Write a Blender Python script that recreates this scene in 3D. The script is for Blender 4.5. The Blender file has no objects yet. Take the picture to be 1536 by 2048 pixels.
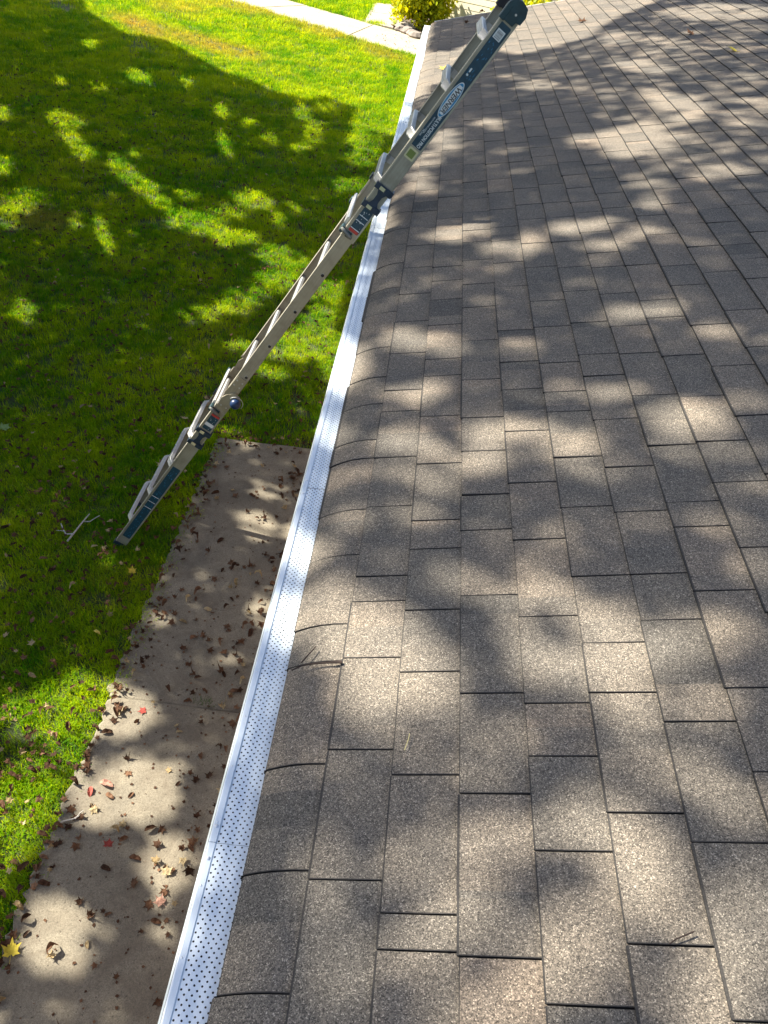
import bpy, math, random
import numpy as np
from mathutils import Vector, Matrix

random.seed(7)
rng = np.random.default_rng(11)
scene = bpy.context.scene
COL = scene.collection

# ------------------------------------------------------------------ camera, sky, sun, exposure
# world: X = away from the lawn (up the roof), Y = along the eave, Z = up, ground at z = 0
W2, H2, F = 1536.0, 2048.0, 1600.0
GZ = 2.78                       # height of the roof plane above the ground at x = 0
PITCH = 0.25                    # 3 in 12 roof
_D = np.array([930 - 768.0, -255 - 1024.0, F]); _D /= np.linalg.norm(_D)
_V = np.array([527 - 768.0, 3002 - 1024.0, F]); _V -= _D * (_V @ _D); _V /= np.linalg.norm(_V)
_P = np.cross(_V, _D)
ROT = np.stack([_P, _D, -_V])   # camera axes (right, down, forward) -> world
NRM = np.array([-PITCH, 0, 1]) / math.hypot(1, PITCH)
CAM = NRM * 1.46 + np.array([0, 0, GZ])

cam_data = bpy.data.cameras.new('camera')
cam = bpy.data.objects.new('camera', cam_data); COL.objects.link(cam)
cam_data.sensor_fit = 'VERTICAL'; cam_data.sensor_height = 36.0; cam_data.lens = 36.0 * F / H2
cam_data.clip_start = 0.05; cam_data.clip_end = 1500
m = Matrix.Identity(4)
for i in range(3):
    m[i][0] = ROT[i][0]; m[i][1] = -ROT[i][1]; m[i][2] = -ROT[i][2]; m[i][3] = CAM[i]
cam.matrix_world = m
scene.camera = cam

SUN_AZ, SUN_EL = math.radians(72), math.radians(45)
SUN = np.array([-math.sin(SUN_AZ) * math.cos(SUN_EL), math.cos(SUN_AZ) * math.cos(SUN_EL), math.sin(SUN_EL)])
world = bpy.data.worlds.new('World'); scene.world = world; world.use_nodes = True
wn = world.node_tree; bg = wn.nodes['Background']
sky = wn.nodes.new('ShaderNodeTexSky'); sky.sky_type = 'NISHITA'; sky.sun_disc = False
sky.sun_elevation = SUN_EL; sky.sun_rotation = -SUN_AZ
sky.air_density = 1.0; sky.dust_density = 2.5; sky.ozone_density = 1.0
wn.links.new(sky.outputs[0], bg.inputs[0]); bg.inputs[1].default_value = 0.072
sun_data = bpy.data.lights.new('sun', 'SUN'); sun_data.energy = 5.0; sun_data.angle = math.radians(0.53)
sun_data.color = (1.0, 0.92, 0.78)
sun = bpy.data.objects.new('sun', sun_data); COL.objects.link(sun)
sun.location = (-20, 12, 30)
sun.rotation_euler = Vector(SUN.tolist()).to_track_quat('Z', 'Y').to_euler()
vs = scene.view_settings
vs.view_transform = 'Standard'; vs.look = 'None'; vs.gamma = 1.0; vs.use_curve_mapping = False
vs.exposure = 1.72
scene.display_settings.display_device = 'sRGB'

# ------------------------------------------------------------------ pixel <-> world helpers (used to measure the place)
def ray(x, y):
    return ROT @ np.array([x - 768.0, y - 1024.0, F])
def on_z(x, y, z):
    d = ray(x, y); return CAM + d * ((z - CAM[2]) / d[2])
def on_y(x, y, Y):
    d = ray(x, y); return CAM + d * ((Y - CAM[1]) / d[1])
def on_roof(x, y, off=0.0):
    d = ray(x, y); p0 = np.array([0, 0, GZ]) + NRM * off
    return CAM + d * (((p0 - CAM) @ NRM) / (d @ NRM))
def proj(P):
    q = (np.asarray(P, float) - CAM) @ ROT
    return 768 + F * q[..., 0] / q[..., 2], 1024 + F * q[..., 1] / q[..., 2], q[..., 2]

# ------------------------------------------------------------------ object helpers
def tag(o, label=None, cat=None, group=None, kind=None):
    if label: o['label'] = label
    if cat: o['category'] = cat
    if group: o['group'] = group
    if kind: o['kind'] = kind
    return o
def empty(name, loc=(0, 0, 0), rot=None):
    o = bpy.data.objects.new(name, None); COL.objects.link(o); o.location = loc
    o.empty_display_size = 0.1
    if rot is not None: o.rotation_euler = rot
    return o

class MB:
    """collects polygons; build() links them as one mesh object"""
    def __init__(self): self.v = []; self.f = []; self.mi = []; self.tone = []
    def face(self, pts, mi=0, tone=0.5):
        b = len(self.v); self.v.extend([tuple(p) for p in pts]); self.f.append(tuple(range(b, b + len(pts))))
        self.mi.append(mi); self.tone.append(tone)
    def mesh(self, verts, faces, mi=0, tone=0.5):
        b = len(self.v); self.v.extend([tuple(p) for p in verts])
        for f in faces:
            self.f.append(tuple(b + i for i in f)); self.mi.append(mi); self.tone.append(tone)
    def box(self, x0, x1, y0, y1, z0, z1, mi=0, tone=0.5, ch=0.0):
        if ch <= 0:
            v = [(x, y, z) for x in (x0, x1) for y in (y0, y1) for z in (z0, z1)]
            self.mesh(v, [(0, 1, 3, 2), (4, 6, 7, 5), (0, 4, 5, 1), (2, 3, 7, 6), (0, 2, 6, 4), (1, 5, 7, 3)], mi, tone)
        else:   # chamfered box: octagonal prism along the longest axis
            d = [x1 - x0, y1 - y0, z1 - z0]; a = d.index(max(d))
            o = [i for i in range(3) if i != a]; lo = (x0, y0, z0); hi = (x1, y1, z1)
            l0, h0, l1, h1 = lo[o[0]], hi[o[0]], lo[o[1]], hi[o[1]]
            c = min(ch, (h0 - l0) * .49, (h1 - l1) * .49)
            ring = [(l0 + c, l1), (h0 - c, l1), (h0, l1 + c), (h0, h1 - c), (h0 - c, h1), (l0 + c, h1), (l0, h1 - c), (l0, l1 + c)]
            vv = []
            for t in (lo[a], hi[a]):
                for (p, q) in ring:
                    e = [0, 0, 0]; e[a] = t; e[o[0]] = p; e[o[1]] = q; vv.append(tuple(e))
            fs = [tuple(range(7, -1, -1)), tuple(range(8, 16))] + [(i, (i + 1) % 8, 8 + (i + 1) % 8, 8 + i) for i in range(8)]
            self.mesh(vv, fs, mi, tone)
    def prism(self, poly, axis, a0, a1, mi=0, tone=0.5):
        """poly of 2D points extruded along axis 0/1/2"""
        o = [i for i in range(3) if i != axis]; n = len(poly); vv = []
        for t in (a0, a1):
            for (p, q) in poly:
                e = [0, 0, 0]; e[axis] = t; e[o[0]] = p; e[o[1]] = q; vv.append(tuple(e))
        fs = [tuple(range(n - 1, -1, -1)), tuple(range(n, 2 * n))] + [(i, (i + 1) % n, n + (i + 1) % n, n + i) for i in range(n)]
        self.mesh(vv, fs, mi, tone)
    def tube(self, pts, rads, n=8, mi=0, tone=0.5, caps=True):
        pts = [Vector(p) for p in pts]; rings = []
        up = Vector((0.13, 0.31, 0.94))
        for i, p in enumerate(pts):
            d = (pts[min(i + 1, len(pts) - 1)] - pts[max(i - 1, 0)]).normalized()
            u = up if abs(d.dot(up)) < .95 else Vector((1, 0, 0))
            a = d.cross(u).normalized(); b = d.cross(a).normalized()
            r = rads[i] if hasattr(rads, '__len__') else rads
            rings.append([p + (a * math.cos(k * 2 * math.pi / n) + b * math.sin(k * 2 * math.pi / n)) * r for k in range(n)])
        vv = [q for r_ in rings for q in r_]; fs = []
        for i in range(len(rings) - 1):
            for k in range(n):
                fs.append((i * n + k, i * n + (k + 1) % n, (i + 1) * n + (k + 1) % n, (i + 1) * n + k))
        if caps:
            fs.append(tuple(range(n - 1, -1, -1))); fs.append(tuple((len(rings) - 1) * n + k for k in range(n)))
        self.mesh(vv, fs, mi, tone)
    def data(self, name, mats, smooth=False, tone=False):
        me = bpy.data.meshes.new(name); me.from_pydata(self.v, [], self.f)
        for mt in (mats if isinstance(mats, (list, tuple)) else [mats]): me.materials.append(mt)
        me.polygons.foreach_set('material_index', self.mi)
        if smooth: me.polygons.foreach_set('use_smooth', [True] * len(self.f))
        if tone:
            a = me.attributes.new('tone', 'FLOAT', 'FACE'); a.data.foreach_set('value', self.tone)
        me.update(); return me
    def build(self, name, mats, parent=None, smooth=False, tone=False, recalc=True):
        me = self.data(name, mats, smooth, tone)
        o = bpy.data.objects.new(name, me); COL.objects.link(o)
        if parent: o.parent = parent
        return o

# ------------------------------------------------------------------ materials
def mat(name):
    mt = bpy.data.materials.new(name); mt.use_nodes = True
    nt = mt.node_tree; return mt, nt, nt.nodes['Principled BSDF']
def N(nt, t, **kw):
    n = nt.nodes.new(t)
    for k, v in kw.items(): setattr(n, k, v)
    return n
def world_pos(nt):
    return N(nt, 'ShaderNodeNewGeometry').outputs['Position']
def noise(nt, pos, scale, detail=2.0, rough=.5, dist=0.0):
    n = N(nt, 'ShaderNodeTexNoise'); n.inputs['Scale'].default_value = scale
    n.inputs['Detail'].default_value = detail; n.inputs['Roughness'].default_value = rough
    n.inputs['Distortion'].default_value = dist
    if pos is not None: nt.links.new(pos, n.inputs['Vector'])
    return n.outputs['Fac']
def ramp(nt, fac, stops, interp='LINEAR'):
    r = N(nt, 'ShaderNodeValToRGB'); r.color_ramp.interpolation = interp
    e = r.color_ramp.elements
    while len(e) < len(stops): e.new(0.5)
    for el, (p, c) in zip(e, stops):
        el.position = p; el.color = (c[0], c[1], c[2], 1) if hasattr(c, '__len__') else (c, c, c, 1)
    nt.links.new(fac, r.inputs[0]); return r.outputs[0]
def mix(nt, fac, a, b, mode='MIX'):
    n = N(nt, 'ShaderNodeMix', data_type='RGBA', blend_type=mode)
    for sock, val in ((n.inputs[0], fac), (n.inputs[6], a), (n.inputs[7], b)):
        if hasattr(val, 'is_linked'): nt.links.new(val, sock)
        elif hasattr(val, '__len__'): sock.default_value = (val[0], val[1], val[2], 1)
        else: sock.default_value = val
    return n.outputs[2]
def math_(nt, op, a, b=0.0):
    n = N(nt, 'ShaderNodeMath', operation=op)
    for sock, val in ((n.inputs[0], a), (n.inputs[1], b)):
        if hasattr(val, 'is_linked'): nt.links.new(val, sock)
        else: sock.default_value = val
    return n.outputs[0]
def bump(nt, bsdf, height, strength, dist):
    b = N(nt, 'ShaderNodeBump'); b.inputs['Strength'].default_value = strength; b.inputs['Distance'].default_value = dist
    nt.links.new(height, b.inputs['Height']); nt.links.new(b.outputs[0], bsdf.inputs['Normal'])
def simple(name, col, rough=.5, metal=0.0, nscale=0, namp=.12, spec=None):
    mt, nt, b = mat(name)
    b.inputs['Roughness'].default_value = rough; b.inputs['Metallic'].default_value = metal
    if spec is not None: b.inputs['Specular IOR Level'].default_value = spec
    if nscale:
        f = noise(nt, world_pos(nt), nscale, 4, .6)
        c = ramp(nt, f, [(.3, [x * (1 - namp) for x in col]), (.7, [min(1, x * (1 + namp)) for x in col])])
        nt.links.new(c, b.inputs['Base Color'])
    else:
        b.inputs['Base Color'].default_value = (*col, 1)
    return mt

def make_shingle_mat():
    mt, nt, b = mat('granule_shingle'); pos = world_pos(nt)
    vo = N(nt, 'ShaderNodeTexVoronoi'); vo.inputs['Scale'].default_value = 520; nt.links.new(pos, vo.inputs['Vector'])
    sep = N(nt, 'ShaderNodeSeparateColor'); nt.links.new(vo.outputs['Color'], sep.inputs[0])
    gran = ramp(nt, sep.outputs[0], [(0.0, (.046, .043, .040)), (.28, (.108, .100, .087)), (.68, (.166, .151, .129)), (.90, (.215, .194, .164)), (1.0, (.40, .366, .31))])
    n2 = noise(nt, pos, 170, 3, .65)
    gran = mix(nt, 1.0, gran, ramp(nt, n2, [(.3, .72), (.7, 1.28)]), 'MULTIPLY')
    at = N(nt, 'ShaderNodeAttribute', attribute_name='tone')
    tone = ramp(nt, at.outputs['Fac'], [(0.0, (.68, .70, .73)), (.35, (.95, .95, .95)), (.65, (1.13, 1.09, 1.05)), (1.0, (1.36, 1.25, 1.16))])
    c = mix(nt, 1.0, gran, tone, 'MULTIPLY')
    big = noise(nt, pos, 3.5, 4, .6)
    c = mix(nt, 1.0, c, ramp(nt, big, [(.3, (.84, .85, .87)), (.7, (1.14, 1.10, 1.05))]), 'MULTIPLY')
    nt.links.new(c, b.inputs['Base Color']); b.inputs['Roughness'].default_value = .93
    b.inputs['Specular IOR Level'].default_value = .25
    h = math_(nt, 'ADD', sep.outputs[1], n2)
    bump(nt, b, h, .4, .0014)
    return mt
M_SH = make_shingle_mat()
M_ASPH = simple('asphalt_edge', (.016, .015, .015), .95, 0, 120, .4)
M_GAP_SHADE = simple('gap_shade_edge', (.042, .039, .036), .95, 0, 300, .5)  # dark strip on the tab edges, painting in the shadow line of the gaps
M_DECK = simple('asphalt_felt', (.02, .019, .018), .95)

def make_white_metal():
    mt, nt, b = mat('white_painted_aluminium'); pos = world_pos(nt)
    f = noise(nt, pos, 9, 5, .65)
    nt.links.new(ramp(nt, f, [(.3, (.60, .68, .76)), (.65, (.67, .75, .82))]), b.inputs['Base Color'])
    b.inputs['Roughness'].default_value = .28; b.inputs['Specular IOR Level'].default_value = .7
    return mt
M_WHITE = make_white_metal()
M_TROUGH = simple('shade_dark_gutter_inside', (.05, .045, .04), .9, 0, 30, .5)  # kept dark to paint in the unlit trough below the guard holes
M_SCREW = simple('white_screw', (.72, .75, .78), .3)
M_TRIM = simple('painted_trim', (.72, .70, .64), .6, 0, 4, .05)

def make_concrete(name, c0, c1, stain):
    mt, nt, b = mat(name); pos = world_pos(nt)
    big = noise(nt, pos, 1.6, 5, .6, .4); fine = noise(nt, pos, 140, 3, .7)
    c = ramp(nt, big, [(.28, c0), (.68, c1)])
    c = mix(nt, 1.0, c, ramp(nt, fine, [(.25, .5), (.5, 1.0), (.8, 1.4)]), 'MULTIPLY')
    c = mix(nt, 1.0, c, ramp(nt, noise(nt, pos, 420, 2, .6), [(.3, .6), (.7, 1.3)]), 'MULTIPLY')
    c = mix(nt, math_(nt, 'MULTIPLY', ramp(nt, noise(nt, pos, 26, 5, .75), [(.58, 0.0), (.70, 1.0)]), .55), c, (.06, .045, .03))
    sp = N(nt, 'ShaderNodeTexVoronoi'); sp.inputs['Scale'].default_value = 60; nt.links.new(pos, sp.inputs['Vector'])
    ss = N(nt, 'ShaderNodeSeparateColor'); nt.links.new(sp.outputs['Color'], ss.inputs[0])
    spot = math_(nt, 'MULTIPLY', math_(nt, 'GREATER_THAN', ss.outputs[0], .93), math_(nt, 'LESS_THAN', sp.outputs['Distance'], .25))
    c = mix(nt, math_(nt, 'MULTIPLY', spot, .7), c, (.05, .04, .03))
    st = ramp(nt, noise(nt, pos, 4.5, 6, .7, .8), [(.46, 0.0), (.66, 1.0)])
    c = mix(nt, math_(nt, 'MULTIPLY', st, stain), c, (.11, .09, .065))
    nt.links.new(c, b.inputs['Base Color']); b.inputs['Roughness'].default_value = .9
    bump(nt, b, math_(nt, 'ADD', fine, noise(nt, pos, 70, 4, .6)), .5, .0025)
    return mt
M_CONC = make_concrete('weathered_concrete', (.140, .126, .098), (.265, .232, .170), .6)
M_DRIVE = make_concrete('pale_concrete', (.36, .315, .23), (.43, .38, .28), .12)
M_WALK = make_concrete('tan_concrete', (.36, .29, .22), (.46, .38, .30), .2)

def make_ground():
    mt, nt, b = mat('lawn_soil'); pos = world_pos(nt)
    f = noise(nt, pos, 14, 5, .65); g = noise(nt, pos, .5, 3, .5)
    c = ramp(nt, f, [(.3, (.022, .030, .010)), (.55, (.040, .060, .014)), (.75, (.075, .07, .03))])
    c = mix(nt, ramp(nt, g, [(.4, 0.0), (.6, .7)]), c, (.06, .085, .018))
    nt.links.new(c, b.inputs['Base Color']); b.inputs['Roughness'].default_value = .95
    bump(nt, b, noise(nt, pos, 40, 4, .7), .8, .02)
    return mt
M_GROUND = make_ground()
M_SOIL = simple('bare_soil', (.075, .052, .038), .95, 0, 20, .5)

def make_leafy(name, attr=None, col=(.05, .10, .012), trans=.45, var=.35, nscale=3.0, instancer=False, gloss=.5, spec=.3):
    mt, nt, b = mat(name); out = nt.nodes['Material Output']
    if attr:
        at = N(nt, 'ShaderNodeAttribute', attribute_name=attr)
        if instancer: at.attribute_type = 'INSTANCER'
        c = at.outputs['Color']
    else:
        f = noise(nt, world_pos(nt), nscale, 3, .6)
        c = ramp(nt, f, [(.25, [x * (1 - var) for x in col]), (.75, [x * (1 + var) for x in col])])
    nt.links.new(c, b.inputs['Base Color']); b.inputs['Roughness'].default_value = gloss
    b.inputs['Specular IOR Level'].default_value = spec
    tr = N(nt, 'ShaderNodeBsdfTranslucent')
    nt.links.new(mix(nt, 1.0, c, (2.1, 1.4, .30), 'MULTIPLY'), tr.inputs[0])
    mx = N(nt, 'ShaderNodeMixShader'); mx.inputs[0].default_value = trans
    nt.links.new(b.outputs[0], mx.inputs[1]); nt.links.new(tr.outputs[0], mx.inputs[2])
    nt.links.new(mx.outputs[0], out.inputs[0])
    return mt
M_GRASS = make_leafy('grass_blade', attr='tint', instancer=True, trans=.5, spec=.05)
M_CROWN = make_leafy('crown_leaf', col=(.045, .085, .015), trans=.25)
M_BUSH = make_leafy('golden_shrub_leaf', col=(.30, .40, .012), trans=.5, var=.35, nscale=8)
M_BARK = simple('bark', (.09, .07, .055), .95, 0, 9, .4)

def make_dryleaf(name, c0, c1, c2, trans=.2, rough=.6):
    mt, nt, b = mat(name); out = nt.nodes['Material Output']
    oi = N(nt, 'ShaderNodeObjectInfo'); f = noise(nt, world_pos(nt), 45, 3, .6)
    v = math_(nt, 'ADD', math_(nt, 'MULTIPLY', oi.outputs['Random'], .6), math_(nt, 'MULTIPLY', noise(nt, world_pos(nt), 9.0, 2, .6), .5))
    c = ramp(nt, v, [(.1, c0), (.5, c1), (.9, c2)])
    c = mix(nt, 1.0, c, ramp(nt, f, [(.3, .7), (.7, 1.25)]), 'MULTIPLY')
    nt.links.new(c, b.inputs['Base Color']); b.inputs['Roughness'].default_value = .8; b.inputs['Specular IOR Level'].default_value = .12
    tr = N(nt, 'ShaderNodeBsdfTranslucent'); nt.links.new(c, tr.inputs[0])
    mx = N(nt, 'ShaderNodeMixShader'); mx.inputs[0].default_value = trans
    nt.links.new(b.outputs[0], mx.inputs[1]); nt.links.new(tr.outputs[0], mx.inputs[2]); nt.links.new(mx.outputs[0], out.inputs[0])
    return mt
M_LEAF_BROWN = make_dryleaf('brown_leaf', (.07, .036, .021), (.14, .075, .043), (.22, .125, .075))
M_LEAF_DARK = make_dryleaf('dark_leaf', (.030, .018, .012), (.065, .034, .02), (.10, .05, .03))
M_LEAF_TAN = make_dryleaf('tan_leaf', (.25, .18, .09), (.37, .28, .15), (.48, .39, .23))
M_LEAF_RED = make_dryleaf('red_leaf', (.28, .05, .04), (.34, .075, .06), (.40, .12, .095))
M_LEAF_PINK = make_dryleaf('faded_pink_leaf', (.38, .20, .15), (.45, .25, .19), (.5, .3, .23))
M_LEAF_YEL = make_dryleaf('yellow_leaf', (.6, .48, .05), (.65, .52, .08), (.7, .58, .14))
M_LEAF_GRN = make_dryleaf('pale_green_leaf', (.20, .32, .10), (.28, .38, .14), (.34, .42, .18))
M_TWIG = simple('dark_twig', (.035, .022, .017), .9, 0, 60, .4)
M_TWIG_PALE = simple('bleached_twig', (.42, .40, .36), .85, 0, 60, .3)
M_STRAW = simple('dry_grass_stem', (.55, .48, .22), .7)

def make_alu(name, col, rough, dirt):
    mt, nt, b = mat(name); tc = N(nt, 'ShaderNodeTexCoord')
    mp = N(nt, 'ShaderNodeMapping'); mp.inputs['Scale'].default_value = (1.5, 60, 60); nt.links.new(tc.outputs['Object'], mp.inputs[0])
    f = noise(nt, mp.outputs[0], 2.0, 4, .6); g = noise(nt, tc.outputs['Object'], 7, 4, .65)
    c = ramp(nt, f, [(.3, [x * .88 for x in col]), (.7, [min(1, x * 1.08) for x in col])])
    c = mix(nt, ramp(nt, g, [(.5, 0.0), (.72, dirt)]), c, (.16, .14, .10))
    nt.links.new(c, b.inputs['Base Color'])
    b.inputs['Metallic'].default_value = .55; b.inputs['Roughness'].default_value = rough
    return mt
M_ALU = make_alu('mill_aluminium', (.37, .355, .295), .5, .45)
M_RUNG = make_alu('ribbed_aluminium', (.54, .55, .54), .42, .25)
M_HINGE = make_alu('cast_hinge', (.36, .33, .25), .5, .5)
M_NAVY = simple('navy_plastic', (.012, .028, .055), .42, 0, 25, .3)
M_TEAL = simple('dark_teal_rubber', (.012, .040, .05), .55, 0, 25, .3)
M_BLACK = simple('black_rubber', (.010, .010, .014), .55)
M_BLUE = simple('blue_knob', (.007, .026, .085), .4)
M_GREY = simple('grey_handle', (.16, .165, .15), .5, .3)
M_STK = simple('sticker_blue', (.008, .045, .075), .45, 0, 40, .25)
M_PRINT = simple('white_print', (.62, .66, .66), .6)
M_PRINT_BLK = simple('black_print', (.01, .01, .012), .6)
M_PRINT_RED = simple('red_print', (.42, .04, .03), .6)
M_PRINT_BLUE = simple('light_blue_print', (.03, .22, .42), .5)
M_PRINT_YEL = simple('cream_print', (.55, .52, .30), .6)
M_PRINT_GRN = simple('olive_print', (.17, .22, .05), .6)
M_SIDING = simple('cream_siding', (.80, .74, .55), .6, 0, 3, .04)
M_CORNER = simple('cream_trim', (.82, .78, .64), .6, 0, 3, .04)
M_FOUND = simple('foundation', (.22, .21, .2), .9, 0, 8, .2)
M_BRICK = simple('brown_brick', (.13, .085, .06), .9, 0, 14, .3)
M_ROOF2 = simple('grey_roof', (.12, .11, .10), .95, 0, 30, .3)
M_ROCK = simple('pale_rock', (.22, .19, .165), .9, 0, 6, .35)

# ------------------------------------------------------------------ the setting: ground, patio, driveway
def sheet(name, mt, x0, x1, y0, y1, z, parent=None, nx=1, ny=1):
    b = MB(); b.face([(x0, y0, z), (x1, y0, z), (x1, y1, z), (x0, y1, z)])
    return b.build(name, mt, parent)
tag(sheet('lawn_ground', M_GROUND, -400, 400, -300, 500, 0.0), kind='structure')

SLAB_L = -1.97
patio = tag(empty('patio', (0, 0, 0)), kind='structure')
def slab(name, x0, x1, y0, y1, z0, z1, mt, parent, n=110, jit=.013, seed=1, tilt=0.0):
    r = random.Random(seed); pts = []
    for k in range(n + 1): pts.append((x0 + r.uniform(-jit, jit) * 1.6, y0 + (y1 - y0) * k / n))
    for k in range(1, 8): pts.append((x0 + (x1 - x0) * k / 8, y1 + r.uniform(-jit, jit) * (.8 if y1 > 5 else .3)))
    pts.append((x1, y1)); pts.append((x1, y0))
    for k in range(7, 0, -1): pts.append((x0 + (x1 - x0) * k / 8, y0 + r.uniform(-jit, jit) * .25))
    b = MB(); m_ = len(pts)
    top = [(p[0], p[1], z1 + tilt * (p[1] - y0)) for p in pts]; bot = [(p[0], p[1], z0) for p in pts]
    ins = [(p[0] + (.01 if p[0] < (x0 + x1) / 2 else -.01), p[1] + (.01 if p[1] < (y0 + y1) / 2 else -.01), z1 + .006 + tilt * (p[1] - y0)) for p in pts]
    b.mesh(ins, [tuple(range(m_ - 1, -1, -1))])
    b.mesh(top + ins, [(i, (i + 1) % m_, m_ + (i + 1) % m_, m_ + i) for i in range(m_)])
    b.mesh(bot + top, [(i, (i + 1) % m_, m_ + (i + 1) % m_, m_ + i) for i in range(m_)])
    return b.build(name, mt, parent)
slab('slab', SLAB_L + .03, -.24, 3.024, 5.95, -.1, .028, M_CONC, patio, seed=2)
slab('slab', SLAB_L + .06, -.24, -.2, 3.015, -.1, .040, M_CONC, patio, seed=3)
slab('slab', SLAB_L + .05, -.24, -3.4, -.22, -.1, .034, M_CONC, patio, seed=4)

# the driveway crossing behind the lawn: near edge and far edge measured on the ground
drive = tag(empty('driveway'), kind='structure')
n0, n1 = on_z(457, 0, 0)[:2], on_z(820, 111, 0)[:2]
f0, f1 = on_z(568, 0, 0)[:2], on_z(835, 76, 0)[:2]
def lerp(a, b, t): return a + (b - a) * t
cuts = [-1.6, -.9, -.35, .18, .70, 1.22, 1.8, 2.6]
for a, c in zip(cuts[:-1], cuts[1:]):
    g = .004
    q = [lerp(n0, n1, a + g), lerp(n0, n1, c - g), lerp(f0, f1, c - g), lerp(f0, f1, a + g)]
    b = MB(); zt = .03 + random.uniform(-.004, .004)
    top = [(p[0], p[1], zt) for p in q]; bot = [(p[0], p[1], -.08) for p in q]
    b.mesh(top, [(0, 1, 2, 3)]); b.mesh(bot + top, [(i, (i + 1) % 4, 4 + (i + 1) % 4, 4 + i) for i in range(4)])
    b.build('slab', M_DRIVE, drive)
walk = tag(empty('front_walk'), kind='structure')
wl0, wr0 = on_z(729, 46, 0)[:2], on_z(786, 58, 0)[:2]
wl1, wr1 = on_z(747, 8, 0)[:2], on_z(790, 10, 0)[:2]
for a, c in ((0, .5), (.51, 1.0)):
    q = [lerp(wl0, wl1, a), lerp(wr0, wr1, a), lerp(wr0, wr1, c), lerp(wl0, wl1, c)]
    b = MB(); top = [(p[0], p[1], .04) for p in q]; bot = [(p[0], p[1], -.08) for p in q]
    b.mesh(top, [(0, 1, 2, 3)]); b.mesh(bot + top, [(i, (i + 1) % 4, 4 + (i + 1) % 4, 4 + i) for i in range(4)])
    b.build('slab', M_WALK, walk)
# planting beds of bare soil
def soil_patch(name, cx, cy, rx, ry, rot, z, seed, n=26):
    r = random.Random(seed); b = MB(); pts = []
    for k in range(n):
        a = k * 2 * math.pi / n; s = 1 + r.uniform(-.16, .16)
        x, y = rx * s * math.cos(a), ry * s * math.sin(a)
        pts.append((cx + x * math.cos(rot) - y * math.sin(rot), cy + x * math.sin(rot) + y * math.cos(rot), z))
    b.mesh(pts, [tuple(range(n))]); return tag(b.build(name, M_SOIL), kind='structure')
bp = on_z(835, 66, 0)
soil_patch('planting_bed', bp[0] + .2, bp[1] + 1.6, 1.7, 2.2, 0, .008, 5)
bp2 = on_z(770, 2, 0)
soil_patch('planting_bed', bp2[0], bp2[1] + 1.4, 2.0, 1.4, 0, .008, 6)

# ------------------------------------------------------------------ the house we stand on
S0 = -0.569                     # slope distance of the shingles' drip edge from the roof origin
CW = 0.143                      # exposure of a course
KS = math.hypot(1, PITCH)
Y0, Y1, SR = -3.0, 12.15, 4.30  # roof from Y0 to Y1, ridge at slope distance SR
def sag(d):
    return -.030 * max(0.0, 1 - d / .115) ** 2
def rp(s, y, h=0.0):
    """point on the roof: s along the slope, y along the eave, h above the deck plane"""
    z = sag(s - S0)
    return (s / KS - NRM[2] * 0 + h * NRM[0], y, GZ + s * PITCH / KS + h * NRM[2] + z)

house = empty('house', (-.2, 4.5, 0))
tag(house, 'low single storey house whose brown shingled roof fills the right side', 'house')
HB = Vector((-.2, 4.5, 0))
def hpart(b, name, mts, **kw):
    o = b.build(name, mts, house, **kw); o.location = -HB; return o
b = MB()                       # deck: both slopes, soffit, rake
xe, xr = (S0 + .012) / KS, SR / KS
ze, zr = GZ + (S0 + .012) * PITCH / KS, GZ + SR * PITCH / KS
prof = [(xe + .06, ze + .015 - .004), (xr, zr - .004), (xr + (xr - xe), ze - .004), (xr + (xr - xe), ze - .10), (xr, zr - .10), (xe + .06, ze - .085)]
b.prism(prof, 1, Y0, Y1 - .012)
roof = hpart(b, 'roof', M_DECK)
b = MB()                       # starter strip under the first courses, following the sag at the eave
rows_ = [S0 + q for q in (.006, .02, .042, .07, .105, .16, .21)]
for p_, q_ in zip(rows_[:-1], rows_[1:]):
    b.face([rp(p_, Y0, .0002), rp(q_, Y0, .0002), rp(q_, Y1 - .015, .0002), rp(p_, Y1 - .015, .0002)][::-1])
b.build('starter_strip', M_DECK, roof)
b = MB(); b.prism([(xe + .035, ze - .19), (xe + .055, ze - .19), (xe + .055, ze - .028), (xe + .035, ze - .030)], 1, Y0, Y1 - .02); hpart(b, 'fascia', M_TRIM)
b = MB(); b.prism([(xe + .058, ze - .17), (-.20, ze - .17), (-.20, ze - .155), (xe + .058, ze - .155)], 1, Y0, Y1 - .02); hpart(b, 'soffit', M_TRIM)
b = MB(); b.prism([(-.21, 0), (xr * 2 - xe - .4, 0), (xr * 2 - xe - .4, ze - .15), (xr, zr - .11), (-.21, ze - .15)], 1, Y0 + .3, Y1 - .35); hpart(b, 'wall', M_BRICK)
b = MB()
b.prism([(xe + .03, ze - .10), (xr, zr - .105), (xr, zr + .010), (xe + .03, ze + .016)], 1, Y1 - .010, Y1 + .012); hpart(b, 'rake_board', M_TRIM)

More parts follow.
